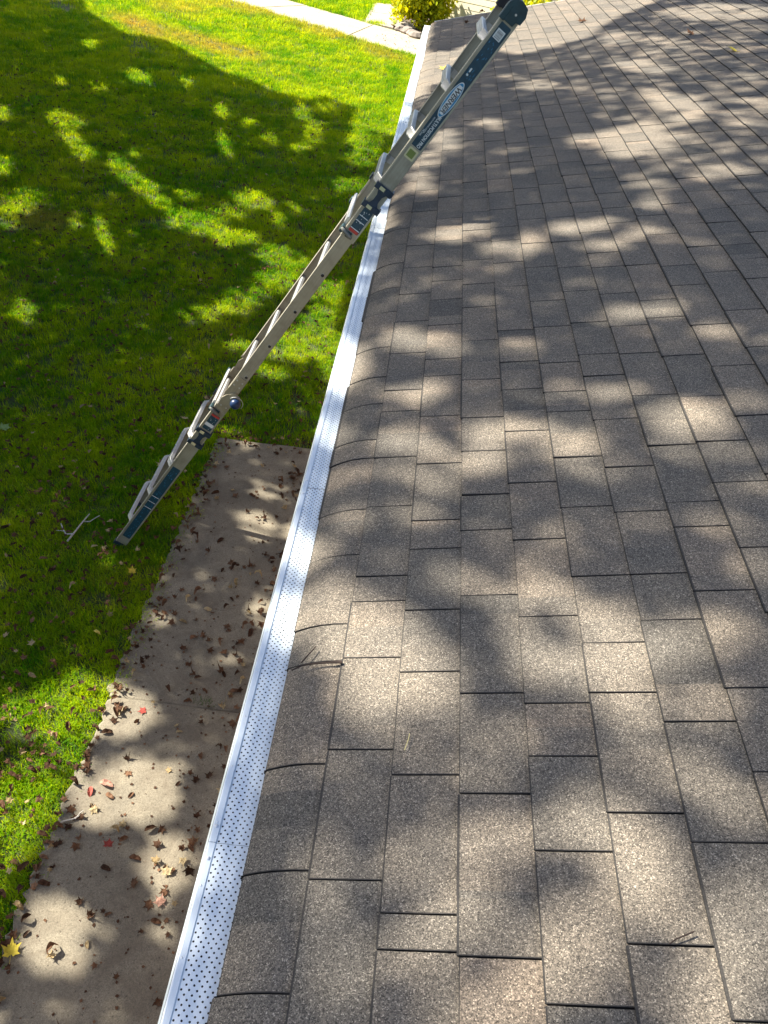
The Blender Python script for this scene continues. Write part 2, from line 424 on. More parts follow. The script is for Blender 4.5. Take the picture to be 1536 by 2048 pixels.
# gap positions of the nearest courses, read off the photograph (row of the picture)
GAPS = {
 0: [1747, 1535, 1330, 1256, 1118, 1027, 925, 888, 816, 762, 702, 631, 582, 533, 495, 463, 430, 398, 369],
 1: [1763, 1503, 1319, 1206, 1156, 1016, 918, 826, 784, 710, 646, 591, 538],
 2: [1905, 1831, 1553, 1347, 1223, 1101, 1044, 931, 836, 755, 721, 653, 602, 564, 536],
 3: [1919, 1591, 1390, 1194, 1063, 993, 906, 839, 763, 684, 617, 571, 523],
 4: [2016, 1706, 1516, 1410, 1236, 1082, 969, 866, 782, 727, 664, 576, 528],
 5: [1894, 1630, 1389, 1289, 1155, 1017, 918, 827, 787, 729, 657, 605, 537],
 6: [1689, 1447, 1243, 1151, 1026, 937, 842, 755, 712, 648, 585, 537],
 7: [1548, 1379, 1185, 1057, 1007, 894, 794, 710, 655, 590, 537],
}
def y_of_row(s, row):
    lo, hi = .05, 30.0
    for _ in range(50):
        mid = (lo + hi) / 2
        if proj(rp(s, mid))[1] > row: lo = mid
        else: hi = mid
    return lo
def widths(r): return r.choice([.17, .2, .22, .25, .27, .28, .3, .31, .33, .36]) * r.uniform(.94, 1.06)
rs = random.Random(21)
ncourse = int((SR - S0) / CW)
tabs = []
for c in range(ncourse):
    s0 = S0 + CW * c
    ys = sorted(y_of_row(s0 + .06, r) for r in GAPS[c]) if c in GAPS else [rs.uniform(.3, .6)]
    if c == 0: ys = [v for v in ys]
    while ys[0] > Y0: ys.insert(0, ys[0] - widths(rs))
    while ys[-1] < Y1: ys.append(ys[-1] + widths(rs))
    ys[0] = Y0; ys[-1] = Y1
    if len(ys) > 2 and ys[-1] - ys[-2] < .1: ys.pop(-2)
    base = rs.uniform(-.05, .05)
    for a, e in zip(ys[:-1], ys[1:]):
        if e - a > .012: tabs.append((c, s0, a, e, base))
def tab_geo(b, c, s0, ya, ye, base, r):
    g = r.uniform(.0014, .0021)
    ya += g; ye -= g
    t = .5 + base + r.gauss(0, .13)
    hb = (.0078 if ya < 1.9 else .0098) + r.uniform(-.0012, .0022)
    ds = r.uniform(-.0028, .0028)
    w = ye - ya
    brk = [0.0]
    if w > .12:
        k = r.choice([0, 1, 1, 2])
        brk += sorted(r.uniform(.15, .85) for _ in range(k))
    brk += [1.0]
    ch = min(.0020 if ya < 1.9 else .0034, w * .2)
    yy = [ya, ya + ch] + [ya + w * q for q in brk[1:-1] if ch * 1.5 < w * q < w - ch * 1.5] + [ye - ch, ye]
    srow = [s0, s0 + .0026, s0 + .175] if c else [s0, s0 + .0026, s0 + .02, s0 + .042, s0 + .07, s0 + .105, s0 + .175]
    if c == 0: ds += .006 * math.sin(ya * 2.1) + (-.018 if 3.15 < ya < 3.75 else 0)
    st = []
    for i, y in enumerate(yy):
        cut = ch * 1.1 if i in (0, len(yy) - 1) else 0.0
        st.append(s0 + ds + cut + r.uniform(-.0006, .0006))
    def hh(s): return hb - (s - s0) / .143 * (hb - .0030)
    tones = []
    tt = t
    for i in range(len(yy) - 1):
        if 1 <= i < len(yy) - 2 and i > 1: tt = t + r.gauss(0, .20)
        tones.append(min(1, max(0, tt)))
    for i in range(len(yy) - 1):
        for j in range(len(srow) - 1):
            sa = [st[i], st[i + 1]] if j == 0 else [max(srow[1], max(st[i], st[i + 1]) + .0012) if j == 1 else srow[j]] * 2
            sb = srow[j + 1]
            if j == 0: sb = max(sb, max(sa) + .0012)
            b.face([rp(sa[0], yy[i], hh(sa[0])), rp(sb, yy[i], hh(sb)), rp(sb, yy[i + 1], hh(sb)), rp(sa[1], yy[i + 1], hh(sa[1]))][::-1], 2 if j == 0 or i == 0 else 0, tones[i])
        b.face([rp(st[i], yy[i], hh(st[i])), rp(st[i + 1], yy[i + 1], hh(st[i + 1])), rp(st[i + 1], yy[i + 1], .0008), rp(st[i], yy[i], .0008)], 1, .3)
    for y, s_, rev in ((ya, st[0], 1), (ye, st[-1], 0)):
        rows = [s_] + srow[1:]
        for p, q in zip(rows[:-1], rows[1:]):
            f = [rp(p, y, hh(p)), rp(q, y, hh(q)), rp(q, y, .0008), rp(p, y, .0008)]
            b.face(f[::-1] if rev else f, 1, .3)
def tab_area(t):
    c, s0, a, e, _ = t
    P = np.array([rp(s0, a), rp(s0 + CW, a), rp(s0 + CW, e), rp(s0, e)])
    if (P[:, 1] < .12).any(): 
        P[:, 1] = np.maximum(P[:, 1], .12)
    x, y, z = proj(P)
    if (z < .1).any(): return 0
    x = np.clip(x, 0, 1536); y = np.clip(y, 0, 2048)
    return .5 * abs(sum(x[i] * y[(i + 1) % 4] - x[(i + 1) % 4] * y[i] for i in range(4)))
order = sorted(range(len(tabs)), key=lambda i: -tab_area(tabs[i]))
single = set(order[:300]); field = MB(); rt = random.Random(5)
for i, tb in enumerate(tabs):
    if i in single:
        b = MB(); tab_geo(b, *tb, rt)
        b.build('shingle', [M_SH, M_ASPH, M_GAP_SHADE], roof, tone=True)
    else:
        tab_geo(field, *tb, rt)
o = field.build('shingle_field', [M_SH, M_ASPH, M_GAP_SHADE], roof, tone=True); o['kind'] = 'stuff'
# far slope of the roof
b = MB()
b.face([(xr + .02, Y0, zr + .004), (xr * 2 - xe, Y0, ze + .004), (xr * 2 - xe, Y1, ze + .004), (xr + .02, Y1, zr + .004)][::-1], 0, .5)
b.box(xr - .12, xr + .12, Y0, Y1, zr - .01, zr + .02, 0, .5)
o = b.build('ridge_cap', [M_SH, M_ASPH, M_GAP_SHADE], roof, tone=True)

# gutter with perforated guard panels
XI, XO, ZI, ZO = -.530, -.632, GZ - .172, GZ - .176
b = MB()
gp = [(XO - .004, ZO - .012), (XO - .012, ZO - .035), (XO - .004, ZO - .06), (XO + .022, ZO - .085), (XO + .03, ZO - .12), (XI + .025, ZO - .12), (XI + .025, ZO + .004)]
for (p, q) in zip(gp[:-1], gp[1:]):
    b.face([(p[0], Y0, p[1]), (q[0], Y0, q[1]), (q[0], Y1 - .03, q[1]), (p[0], Y1 - .03, p[1])], 0)
    dx, dz = q[0] - p[0], q[1] - p[1]; L = math.hypot(dx, dz); nx, nz = dz / L * .002, -dx / L * .002
gi = [(x + (.003 if k < 5 else -.003), z + (.003 if 3 < k < 6 else 0)) for k, (x, z) in enumerate(gp)]
for (p, q) in zip(gi[:-1], gi[1:]):
    b.face([(p[0], Y0, p[1]), (p[0], Y1 - .03, p[1]), (q[0], Y1 - .03, q[1]), (q[0], Y0, q[1])], 1)
b.prism([(x, z) for x, z in gp], 1, Y1 - .034, Y1 - .03, 0)
gutter = hpart(b, 'gutter', [M_WHITE, M_TROUGH])
gutter['label'] = 'white gutter with a dotted leaf guard along the eave'
def gz(x, y=0):
    # three shallow stiffening ribs run along each panel
    f = (x - XO) / (XI - XO)
    return ZO + (ZI - ZO) * f + .0008 * math.cos(f * 2 * math.pi * 3)
seam0 = float(on_z(500, 1692, GZ - .17)[1])
seams = [seam0 + 1.22 * k for k in range(-4, 11)]
seams = [Y0] + [s for s in seams if Y0 + .1 < s < Y1 - .2] + [Y1 - .02]
LIP = .016
PITCHY, NCOL = .0165, 6
HR = .0021
def guard(ya, ye, up):
    b = MB(); w = (XI - (XO + LIP)) / (NCOL * 2 - .0); x_in = XO + LIP
    # lip: folded-over edge standing proud
    b.prism([(XO - .003, ZO - .010), (XO - .001, ZO + .0022), (XO + .002, ZO + .0034), (XO + LIP - .002, ZO + .0032), (XO + LIP, ZO + .0005), (XO + .003, ZO + .0008), (XO + .001, ZO - .010)], 1, ya, ye)
    y = ya; detail = ya < 7.0
    if not detail:
        ny = max(1, int((ye - ya) / .3))
        for i in range(ny):
            p, q = ya + (ye - ya) * i / ny, ya + (ye - ya) * (i + 1) / ny
            for k in range(NCOL):
                xa, xb = x_in + 2 * w * k, x_in + 2 * w * (k + 1)
                b.face([(xa, p, gz(xa) + up), (xb, p, gz(xb) + up), (xb, q, gz(xb) + up), (xa, q, gz(xa) + up)])
        return b
    # staggered round holes: cells of two half rows
    n = max(1, int(round((ye - ya) / PITCHY))); py = (ye - ya) / n
    nh = 6 if ya > 3.2 else 8
    for i in range(n * 2):
        p, q = ya + py * i / 2, ya + py * (i + 1) / 2
        for k in range(NCOL * 2 if True else 0):
            xa, xb = x_in + w * k, x_in + w * (k + 1)
            if (i + k) % 2 or k == 11:
                b.face([(xa, p, gz(xa) + up), (xb, p, gz(xb) + up), (xb, q, gz(xb) + up), (xa, q, gz(xa) + up)])
            else:
                cx, cy = (xa + xb) / 2, (p + q) / 2
                ring = [(cx + HR * math.cos(a), cy + HR * math.sin(a)) for a in (math.pi / 4 + j * 2 * math.pi / nh + math.pi for j in range(nh))]
                crn = [(xa, p), (xb, p), (xb, q), (xa, q)]
                v = [(x_, y_, gz(x_) + up) for x_, y_ in crn + ring]
                base = len(b.v); b.v.extend(v)
                per = nh // 4 if nh == 8 else 0
                if nh == 8:
                    fs = []
                    for j in range(4):
                        a0 = 4 + 2 * j
                        fs.append((j, (j + 1) % 4, 4 + (2 * j + 2) % 8, 4 + (2 * j + 1) % 8, a0))
                else:
                    fs = [(0, 1, 6, 5, 4), (1, 2, 7, 6), (2, 3, 8, 7), (3, 0, 4, 9, 8)]
                    ring = [(cx + HR * math.cos(a), cy + HR * math.sin(a)) for a in (math.radians(d) for d in (225, 270, 315, 45, 90, 135))]
                    for j, (x_, y_) in enumerate(ring): b.v[base + 4 + j] = (x_, y_, gz(x_) + up)
                    fs = [(0, 1, 6, 5, 4), (1, 2, 7, 6), (2, 3, 9, 8, 7), (3, 0, 4, 9)]
                for f in fs:
                    b.f.append(tuple(base + t for t in f)); b.mi.append(0); b.tone.append(.5)
    return b
for k, (a, e) in enumerate(zip(seams[:-1], seams[1:])):
    o = guard(a + .0006, e - .0006, .0008 if k % 2 else 0.0).build('guard_panel', M_WHITE, gutter)
def screw(x, y, r, h, name='screw'):
    b = MB(); z = ZO + .0033
    n = 8; rg = [(x + r * math.cos(t * 2 * math.pi / n), y + r * math.sin(t * 2 * math.pi / n)) for t in range(n)]
    v = [(p, q, z - .002) for p, q in rg] + [(p, q, z + h * .5) for p, q in rg] + [(x + (p - x) * .5, y + (q - y) * .5, z + h) for p, q in rg]
    fs = [(i, (i + 1) % n, n + (i + 1) % n, n + i) for i in range(n)] + [(n + i, n + (i + 1) % n, 2 * n + (i + 1) % n, 2 * n + i) for i in range(n)] + [tuple(2 * n + i for i in range(n))]
    b.mesh(v, fs); return b.build(name, M_SCREW, gutter, smooth=True)
for s_ in seams[1:-1]:
    if -.2 < s_ < 6:
        for d in (-.035, .035): screw(XO + .007, s_ + d, .0042, .0034)
y = .2
while y < 4.5:
    screw(XO + .007, y, .0021, .0012); y += .135

# ------------------------------------------------------------------ the ladder
LA = math.radians(58.3)
foot = on_z(236, 1090, 0.02)
LW = .49
ladder = empty('ladder', (float(foot[0]) - .038, float(foot[1]), float(foot[2]) + .006), (0, -LA, 0))
tag(ladder, 'aluminium folding extension ladder leaning across the white gutter onto the roof edge', 'ladder')
DEP = .088
def mirror(y, far): return LW - y if far else y
def rail(u0, u1, inset, top, depth, lip):
    """both rails of a section: a channel open towards the rungs"""
    out = []
    for far in (0, 1):
        b = MB(); t = .0035; fl = .030
        def bx(ya, yb, va, vb):
            p, q = mirror(ya, far), mirror(yb, far); b.box(u0, u1, min(p, q), max(p, q), va, vb, 0, .5, .0012)
        bx(inset, inset + t, top - depth, top)
        bx(inset + t + .0004, inset + fl, top - t, top - .0003)
        bx(inset + t + .0004, inset + fl, top - depth + .0003, top - depth + t)
        if lip:   # rolled ridges along both edges of the outer face
            bx(inset - .0035, inset - .0003, top - .011, top - .0005)
            bx(inset - .0035, inset - .0003, top - depth + .0005, top - depth + .010)
            bx(inset - .0015, inset - .0003, top - .018, top - .0155)
        out.append(b)
    return out
def lp(b, name, mts, **kw): return b.build(name, mts, ladder, **kw)
U_LO, U_H, U_UP, U_TOP = 1.60, 1.71, 3.02, 4.385
rails = {}
for nm, args in (('lower', (.03, U_LO, 0, 0, DEP, 1)), ('middle', (U_H + .02, U_UP + .25, .007, -.004, DEP - .012, 0)), ('upper', (U_UP - .02, U_TOP - .03, 0, 0, DEP, 1))):
    rails[nm] = []
    for k, b in enumerate(rail(*args)):
        rails[nm].append(lp(b, 'rail', M_ALU))
# rungs of the outer sections: bowed outwards, crimped at the ends
def bowed(u):
    b = MB(); hw = .024
    path = [(.004, -.028, .85), (.010, .000, .88), (.056, .030, 1), (LW - .056, .030, 1), (LW - .010, .000, .88), (LW - .004, -.028, .85)]
    ring = []
    for (y, v, w) in path:
        h = hw * w
        ring.append([(u - h, y, v - .024 * w), (u - h, y, v - .003), (u - h * .8, y, v), (u - h * .25, y, v - .001), (u + h * .25, y, v - .001), (u + h * .8, y, v), (u + h, y, v - .003), (u + h, y, v - .024 * w)])
    vv = [p for r_ in ring for p in r_]; n = 8; fs = []
    for i in range(len(ring) - 1):
        for k in range(n): fs.append((i * n + k, i * n + (k + 1) % n, (i + 1) * n + (k + 1) % n, (i + 1) * n + k))
    fs.append(tuple(range(n))); fs.append(tuple((len(ring) - 1) * n + k for k in range(n)))
    b.mesh(vv, fs)
    for g in (-.5, 0, .5):   # tread ribs
        b.box(u + hw * g - .0012, u + hw * g + .0012, .062, LW - .062, .0301, .0317)
    return lp(b, 'rung', M_RUNG)
for u in (.30, .62, .94, 1.24, 3.36, 3.645, 3.925, 4.20): bowed(u)
def straight(u):
    b = MB(); b.box(u - .017, u + .017, .012, LW - .012, -.038, -.012, 0, .5, .006)
    for g in (-.009, 0, .009): b.box(u + g - .0012, u + g + .0012, .03, LW - .03, -.012, -.0105)
    return lp(b, 'rung', M_RUNG)
for u in (1.50, 1.88, 2.16, 2.45, 2.74): straight(u)
# dark swaged sockets where the inner rungs end
for u in (1.88, 2.16, 2.45, 2.74):
    b = MB(); n = 12; c_ = (u, -.057)
    rg = [(c_[0] + .0095 * math.cos(t * 2 * math.pi / n), c_[1] + .0095 * math.sin(t * 2 * math.pi / n)) for t in range(n)]
    rg2 = [(c_[0] + .0125 * math.cos(t * 2 * math.pi / n), c_[1] + .0125 * math.sin(t * 2 * math.pi / n)) for t in range(n)]
    b.mesh([(p, .0052, q) for p, q in rg], [tuple(range(n))], 1)
    b.mesh([(p, .0052, q) for p, q in rg] + [(p, .0068, q) for p, q in rg2], [(i, (i + 1) % n, n + (i + 1) % n, n + i) for i in range(n)], 0)
    b.build('locking_hole', [M_ALU, M_BLACK], rails['middle'][0])
# blue guide brackets, X shaped, wrapping both rails
def bracket(u, far):
    b = MB(); y0, y1 = (mirror(-.011, far), mirror(-.004, far)); y0, y1 = min(y0, y1), max(y0, y1)
    pl = [(-.075, .004), (-.045, .004), (-.022, -.026), (.022, -.026), (.045, .004), (.075, .004), (.078, -.020), (.040, -.044), (.078, -.068), (.075, -.094), (.045, -.094), (.022, -.064), (-.022, -.064), (-.045, -.094), (-.075, -.094), (-.078, -.068), (-.040, -.044), (-.078, -.020)]
    pl = [(-.080, .006), (-.040, .006), (-.030, -.018), (.030, -.018), (.040, .006), (.080, .006), (.080, -.096), (.040, -.096), (.030, -.066), (-.030, -.066), (-.040, -.096), (-.080, -.096)]
    # two straps joined by a waist
    b.prism([(u + p, q) for p, q in [(-.076, .006), (-.044, .006), (-.040, -.096), (-.076, -.092)]], 1, y0, y1)
    b.prism([(u + p, q) for p, q in [(.044, .006), (.076, .006), (.076, -.092), (.040, -.096)]], 1, y0, y1)
    b.prism([(u + p, q) for p, q in [(-.043, -.020), (-.018, -.030), (.018, -.030), (.043, -.020), (.041, -.074), (.018, -.062), (-.018, -.062), (-.041, -.074)]], 1, y0 + .0005, y1 - .0005)
    for s in (-1, 1):
        ya, yb = mirror(-.012, far), mirror(.034, far)
        b.box(u + s * .060 - .017, u + s * .060 + .017, min(ya, yb), max(ya, yb), .0008, .008)
        b.box(u + s * .060 - .017, u + s * .060 + .017, min(ya, yb), max(ya, yb), -.100, -.0915)
        ya, yb = mirror(-.016, far), mirror(-.0045, far)
        b.box(u + s * .060 - .015, u + s * .060 + .015, min(ya, yb), max(ya, yb), -.085, -.055)
    o = lp(b, 'guide_bracket', M_NAVY)
    for s in (-1, 1):
        c = MB(); ya, yb = mirror(-.0185, far), mirror(-.0115, far)
        c.prism([(u + s * .060 - .009, -.020), (u + s * .060 + .009, -.020), (u + s * .060 + .009, -.050), (u + s * .060 - .009, -.050)], 1, min(ya, yb), max(ya, yb))
        c.build('cream_insert', M_PRINT_YEL, o)
    return o
for far in (0, 1):
    bracket(1.285, far); bracket(3.285, far)
# locking handles
def handle(u, far):
    b = MB(); ya = mirror(-.020, far)
    b.tube([(u + .010, ya, .020), (u + .004, ya, -.005), (u - .004, ya, -.035), (u - .010, ya, -.060)], [.008, .0115, .0115, .008], 10)
    o = lp(b, 'lock_handle', M_GREY, smooth=True)
    c = MB(); p, q = mirror(-.019, far), mirror(.030, far)
    c.box(u - .016, u + .020, min(p, q), max(p, q), .003, .022, 0, .5, .004)
    c.box(u - .022, u + .012, min(mirror(-.012, far), mirror(-.0038, far)), max(mirror(-.012, far), mirror(-.0038, far)), -.050, -.022)
    c.build('lock_block', M_TEAL, o)
for far in (0, 1): handle(1.545, far); handle(3.035, far)
# rung plates of the locks at the section ends
for u in (1.565, 3.075):
    b = MB(); b.box(u - .024, u + .024, .034, LW - .034, .004, .020, 0, .5, .006)
    for g in (-.012, -.004, .004, .012): b.box(u + g - .001, u + g + .001, .04, LW - .04, .020, .0215)
    lp(b, 'rung', M_RUNG)
# hinge: cast plates with a round blue release knob
def disc(b, u, v, r, y0, y1, n=20, mi=0):
    b.prism([(u + r * math.cos(t * 2 * math.pi / n), v + r * math.sin(t * 2 * math.pi / n)) for t in range(n)], 1, y0, y1, mi)
for far in (0, 1):
    b = MB()
    def yb(a, c): p, q = mirror(a, far), mirror(c, far); return min(p, q), max(p, q)
    b.prism([(1.575, -.012), (1.66, -.004), (1.70, -.02), (1.75, -.062), (1.72, -.098), (1.66, -.100), (1.60, -.080), (1.575, -.078)], 1, *yb(-.0075, -.0004))
    b.prism([(1.70, .0), (1.86, -.012), (1.86, -.072), (1.74, -.078), (1.705, -.055)], 1, *yb(.0005, .0064))
    disc(b, 1.70, -.075, .042, *yb(-.0105, -.0078))
    o = lp(b, 'hinge_plate', M_HINGE)
    r = MB()
    for (u, v) in ((1.79, -.022), (1.79, -.06), (1.83, -.022), (1.83, -.06), (1.61, -.03), (1.61, -.068)):
        disc(r, u, v, .0055, *yb(-.0028, .0002) if u > 1.7 else yb(-.0100, -.0076), 8)
    r.build('rivet', M_RUNG, o)
    k = MB(); prof_ = [(.0, .032), (-.010, .035), (-.022, .034), (-.034, .028), (-.041, .016), (-.043, .004)]
    n = 18; vv = []
    for (y_, r_) in prof_:
        for t in range(n): vv.append((1.685 + r_ * math.cos(t * 2 * math.pi / n), mirror(y_ - .0108, far), -.098 + r_ * math.sin(t * 2 * math.pi / n)))
    fs = [(i * n + t, i * n + (t + 1) % n, (i + 1) * n + (t + 1) % n, (i + 1) * n + t) for i in range(len(prof_) - 1) for t in range(n)] + [tuple((len(prof_) - 1) * n + t for t in range(n))]
    k.mesh(vv, fs); lp(k, 'hinge_knob', M_BLUE, smooth=True)
    w = MB(); pts = []
    for t in range(13):
        a = math.radians(-70 + t * 15); pts.append((1.685 + .047 * math.cos(a - .6), mirror(-.016, far), -.098 + .047 * math.sin(a - .6)))
    w.tube(pts, .0018, 6); w.build('wire_spring', M_RUNG, o)
# rubber feet and end caps
for far in (0, 1):
    b = MB(); p, q = sorted((mirror(-.007, far), mirror(.036, far)))
    b.prism([(-.012, -.094), (.050, -.094), (.050, .005), (.012, .005), (-.004, -.01)], 1, p, q); lp(b, 'rubber_foot', M_NAVY)
    b = MB(); p, q = sorted((mirror(-.010, far), mirror(.038, far)))
    b.prism([(U_TOP - .075, -.070), (U_TOP - .075, .006), (U_TOP + .0, .006), (U_TOP + .024, -.012), (U_TOP + .032, -.045), (U_TOP + .022, -.082), (U_TOP - .01, -.098), (U_TOP - .048, -.096), (U_TOP - .052, -.074)], 1, p, q)
    b.box(U_TOP - .080, U_TOP - .010, p - .0015, q + .0015, -.020, .008, 0, .5, .003)
    o = lp(b, 'end_cap', M_BLACK if far else M_TEAL)
    c = MB(); disc(c, U_TOP - .028, -.052, .0055, p - .003, p + .0005, 10); c.build('screw', M_RUNG, o)

# stickers on the near rail's outer face, with their print (text runs down the ladder)
def plate(u0, u1, v0, v1, y, mt, parent, name, rnd=.004):
    b = MB(); c = rnd
    pl = [(u0 + c, v0), (u1 - c, v0), (u1, v0 + c), (u1, v1 - c), (u1 - c, v1), (u0 + c, v1), (u0, v1 - c), (u0, v0 + c)]
    b.prism(pl, 1, y - .0004, y + .0004); return b.build(name, mt, parent)
def letters(txt, u, v, size, mt, parent, y=-.0024, italic=0.0, squeeze=1.0, bold=.0):
    cu = bpy.data.curves.new('lettering', 'FONT'); cu.body = txt; cu.size = size; cu.extrude = .00025
    cu.align_x = 'CENTER'; cu.align_y = 'CENTER'; cu.shear = italic; cu.offset = bold; cu.fill_mode = 'BOTH'
    cu.materials.append(mt)
    tmp = bpy.data.objects.new('lettering_source', cu); COL.objects.link(tmp)
    bpy.context.view_layer.update()
    me_ = bpy.data.meshes.new_from_object(tmp.evaluated_get(bpy.context.evaluated_depsgraph_get()))
    bpy.data.objects.remove(tmp); me_.name = 'lettering'
    if not me_.materials: me_.materials.append(mt)
    o = bpy.data.objects.new('lettering', me_); COL.objects.link(o); o.parent = parent
    # text x -> -u (down the ladder), text y -> -v (towards the roof), normal -> -y
    mm = Matrix(((-1, 0, 0, u), (0, 0, -1, y), (0, -1, 0, v), (0, 0, 0, 1)))
    o.matrix_local = mm @ Matrix.Diagonal((squeeze, 1, 1, 1))
    return o
VB0, VB1 = -.077, -.016
st = plate(3.615, 4.30, VB0, VB1, -.0008, M_STK, ladder, 'sticker')
ov = MB(); ov.prism([(3.895 + .098 * math.cos(t * math.pi / 18), -.0465 + .028 * math.sin(t * math.pi / 18)) for t in range(36)], 1, -.0018, -.0012); ov.build('oval_badge', M_PRINT, st)
ov = MB(); ov.prism([(3.895 + .093 * math.cos(t * math.pi / 18), -.0465 + .0245 * math.sin(t * math.pi / 18)) for t in range(36)], 1, -.0022, -.00182); ov.build('oval_badge', M_PRINT_BLUE, st)
ov = MB(); ov.prism([(3.895 + u_, -.0465 + v_) for u_, v_ in [(-.080, -.009), (-.055, -.016), (.055, -.016), (.080, -.010), (.080, .009), (.055, .016), (-.055, .016), (-.080, .009)]], 1, -.0026, -.00222); ov.build('badge_panel', M_PRINT, st)
letters('WERNER', 3.895, -.0465, .036, M_PRINT_BLK, st, -.0030, .15, .98, .0006)
letters('MULTI-POSITION PRO', 3.712, -.054, .027, M_PRINT, st, -.0018, 0, .70, .0005)
letters('MULTI-PURPOSE LADDER', 3.74, -.033, .0105, M_PRINT, st, -.0018, 0, .8)
letters('MODEL', 3.69, -.025, .012, M_PRINT, st, -.0018)
bc = plate(4.225, 4.272, -.066, -.024, -.0016, M_PRINT, st, 'bar_code', .001)
b = MB()
for k in range(9): b.box(4.230 + k * .0042, 4.230 + k * .0042 + random.uniform(.001, .0026), -.0024, -.00205, -.061, -.030)
b.build('bar_code_bars', M_PRINT_BLK, st)
b = MB(); rr = random.Random(3)   # small printed drawings and figures
for (ua, ub) in ((4.00, 4.06), (4.10, 4.21)):
    for k in range(14):
        u_ = rr.uniform(ua, ub); v_ = rr.uniform(-.068, -.028); b.box(u_, u_ + rr.uniform(.004, .012), -.0019, -.0013, v_, v_ + rr.uniform(.0012, .0025))
b.build('small_print', M_PRINT_BLUE, st)
b = MB(); disc(b, 4.03, -.036, .006, -.0019, -.0013, 10); b.box(4.045, 4.065, -.0019, -.0013, -.040, -.032); b.build('small_print', M_PRINT, st)
lb = plate(3.545, 3.605, -.076, -.020, -.0008, M_PRINT_YEL, ladder, 'sticker'); lb['label'] = 'small cream and olive square sticker'
plate(3.555, 3.595, -.066, -.028, -.0017, M_PRINT_GRN, lb, 'print_square', .002)
def info(u0, u1, lines, red=None, seed=1, grey=None):
    s = plate(u0, u1, VB0, VB1, -.0008, M_STK, ladder, 'sticker'); r = random.Random(seed)
    b = MB()
    for l in lines: b.box(l - .0022, l + .0022, -.0019, -.0013, VB0 + .003, VB1 - .003)
    b.build('print_line', M_PRINT, s)
    b = MB(); nn = int((u1 - u0) * 90)
    for k in range(nn):
        u_ = r.uniform(u0 + .008, u1 - .014); v_ = r.uniform(VB0 + .008, VB1 - .012)
        b.box(u_, u_ + r.uniform(.002, .009), -.0019, -.0013, v_, v_ + r.uniform(.001, .004))
    b.build('small_print', M_PRINT if seed != 4 else M_PRINT_BLUE, s)
    if red: plate(red[0], red[1], VB0 + .002, VB1 - .002, -.0017, M_PRINT_RED, s, 'red_band', .001)
    if grey: plate(grey[0], grey[1], VB0 + .001, VB1 - .001, -.0016, M_PRINT, s, 'white_band', .001)
    return s
s1 = info(3.052, 3.205, (3.075, 3.125, 3.158), (3.053, 3.070), 2); s1['label'] = 'blue sticker with white lines and a red end below the bracket'
s2 = info(.13, .955, (.50, .565, .625), None, 4); s2['label'] = 'long worn blue sticker near the foot'
s3 = info(1.372, 1.515, (), (1.495, 1.512), 5, (1.405, 1.432)); s3['label'] = 'blue, white and red sticker under the hinge'

# ------------------------------------------------------------------ neighbouring house beyond the lawn
nc = on_z(885, 46, 0.15)
NX, NY = float(nc[0]), float(nc[1])
nb = tag(empty('neighbour_house', (NX, NY, 0), (0, 0, -math.radians(36))), 'cream house clad in horizontal boards beyond the driveway', 'house')
b = MB(); b.box(0, 9, .02, 7, 0, 2.6); wall = b.build('wall', M_SIDING, nb)
for k in range(13):
    z = .12 + k * .19; b = MB()
    b.prism([(-.014, z), (-.005, z + .189), (.012, z + .189), (.012, z)], 0, .16, 9.0)
    b.build('siding_board', M_SIDING, wall)
b = MB(); b.box(-.02, .155, -.035, .019, .05, 2.6); b.box(-.03, -.021, -.034, .16, .05, 2.6); b.build('corner_board', M_CORNER, nb)
b = MB(); b.box(.02, 9, -.004, .0195, 0, .118); b.build('foundation', M_FOUND, nb)
b = MB(); b.prism([(-.45, 2.6), (3.5, 4.3), (7.45, 2.6)], 0, -.4, 9.4); b.build('roof', M_ROOF2, nb)
def shrub(name, label, c, rx, ry, rz, n, seed, leaf=.09):
    r = np.random.default_rng(seed); root = tag(empty(name, tuple(c)), label, 'shrub')
    b = MB()
    for k in range(9):
        a = k * .7; b.tube([(0.05 * math.cos(a), .05 * math.sin(a), 0), (rx * .35 * math.cos(a), ry * .35 * math.sin(a), rz * .7), (rx * .6 * math.cos(a), ry * .6 * math.sin(a), rz * 1.3)], [.02, .013, .006], 5)
    b.build('stem', M_BARK, root)
    lob = [(np.array([r.uniform(-.55, .55) * rx, r.uniform(-.55, .55) * ry, r.uniform(.22, 1.45) * rz]), r.uniform(.38, .62)) for _ in range(20)]
    P = []
    while len(P) < n:
        l, s = lob[r.integers(len(lob))]; d = r.normal(size=3); d /= np.linalg.norm(d)
        p = l + d * s * np.array([rx, ry, rz]) * r.uniform(.7, 1.05)
        if p[2] > .05: P.append((p, d))
    f = MB()
    for p, d in P:
        t = r.normal(size=3) + d * .8 + np.array([0, 0, .5]); t /= np.linalg.norm(t)
        s = np.cross(t, r.normal(size=3)); s /= np.linalg.norm(s); L = leaf * r.uniform(.6, 1.4); w_ = L * .34
        f.face([p, p + t * L * .5 + s * w_, p + t * L, p + t * L * .5 - s * w_])
    f.build('foliage', M_BUSH, root); return root
bc_ = on_z(838, 66, 0)
shrub('golden_shrub', 'bright yellow green shrub at the corner of the cream house', (float(bc_[0]) + .0, float(bc_[1]) + .9, 0), .95, .9, .95, 5200, 3, .15)
q = on_y(1065, 22, 26.0)
shrub('golden_shrub', 'yellow green shrub showing above the far roof edge behind the ladder top', (float(q[0]), 27.0, 0), 1.3, 1.0, max(.6, float(q[2]) * .75), 4200, 8, .13)
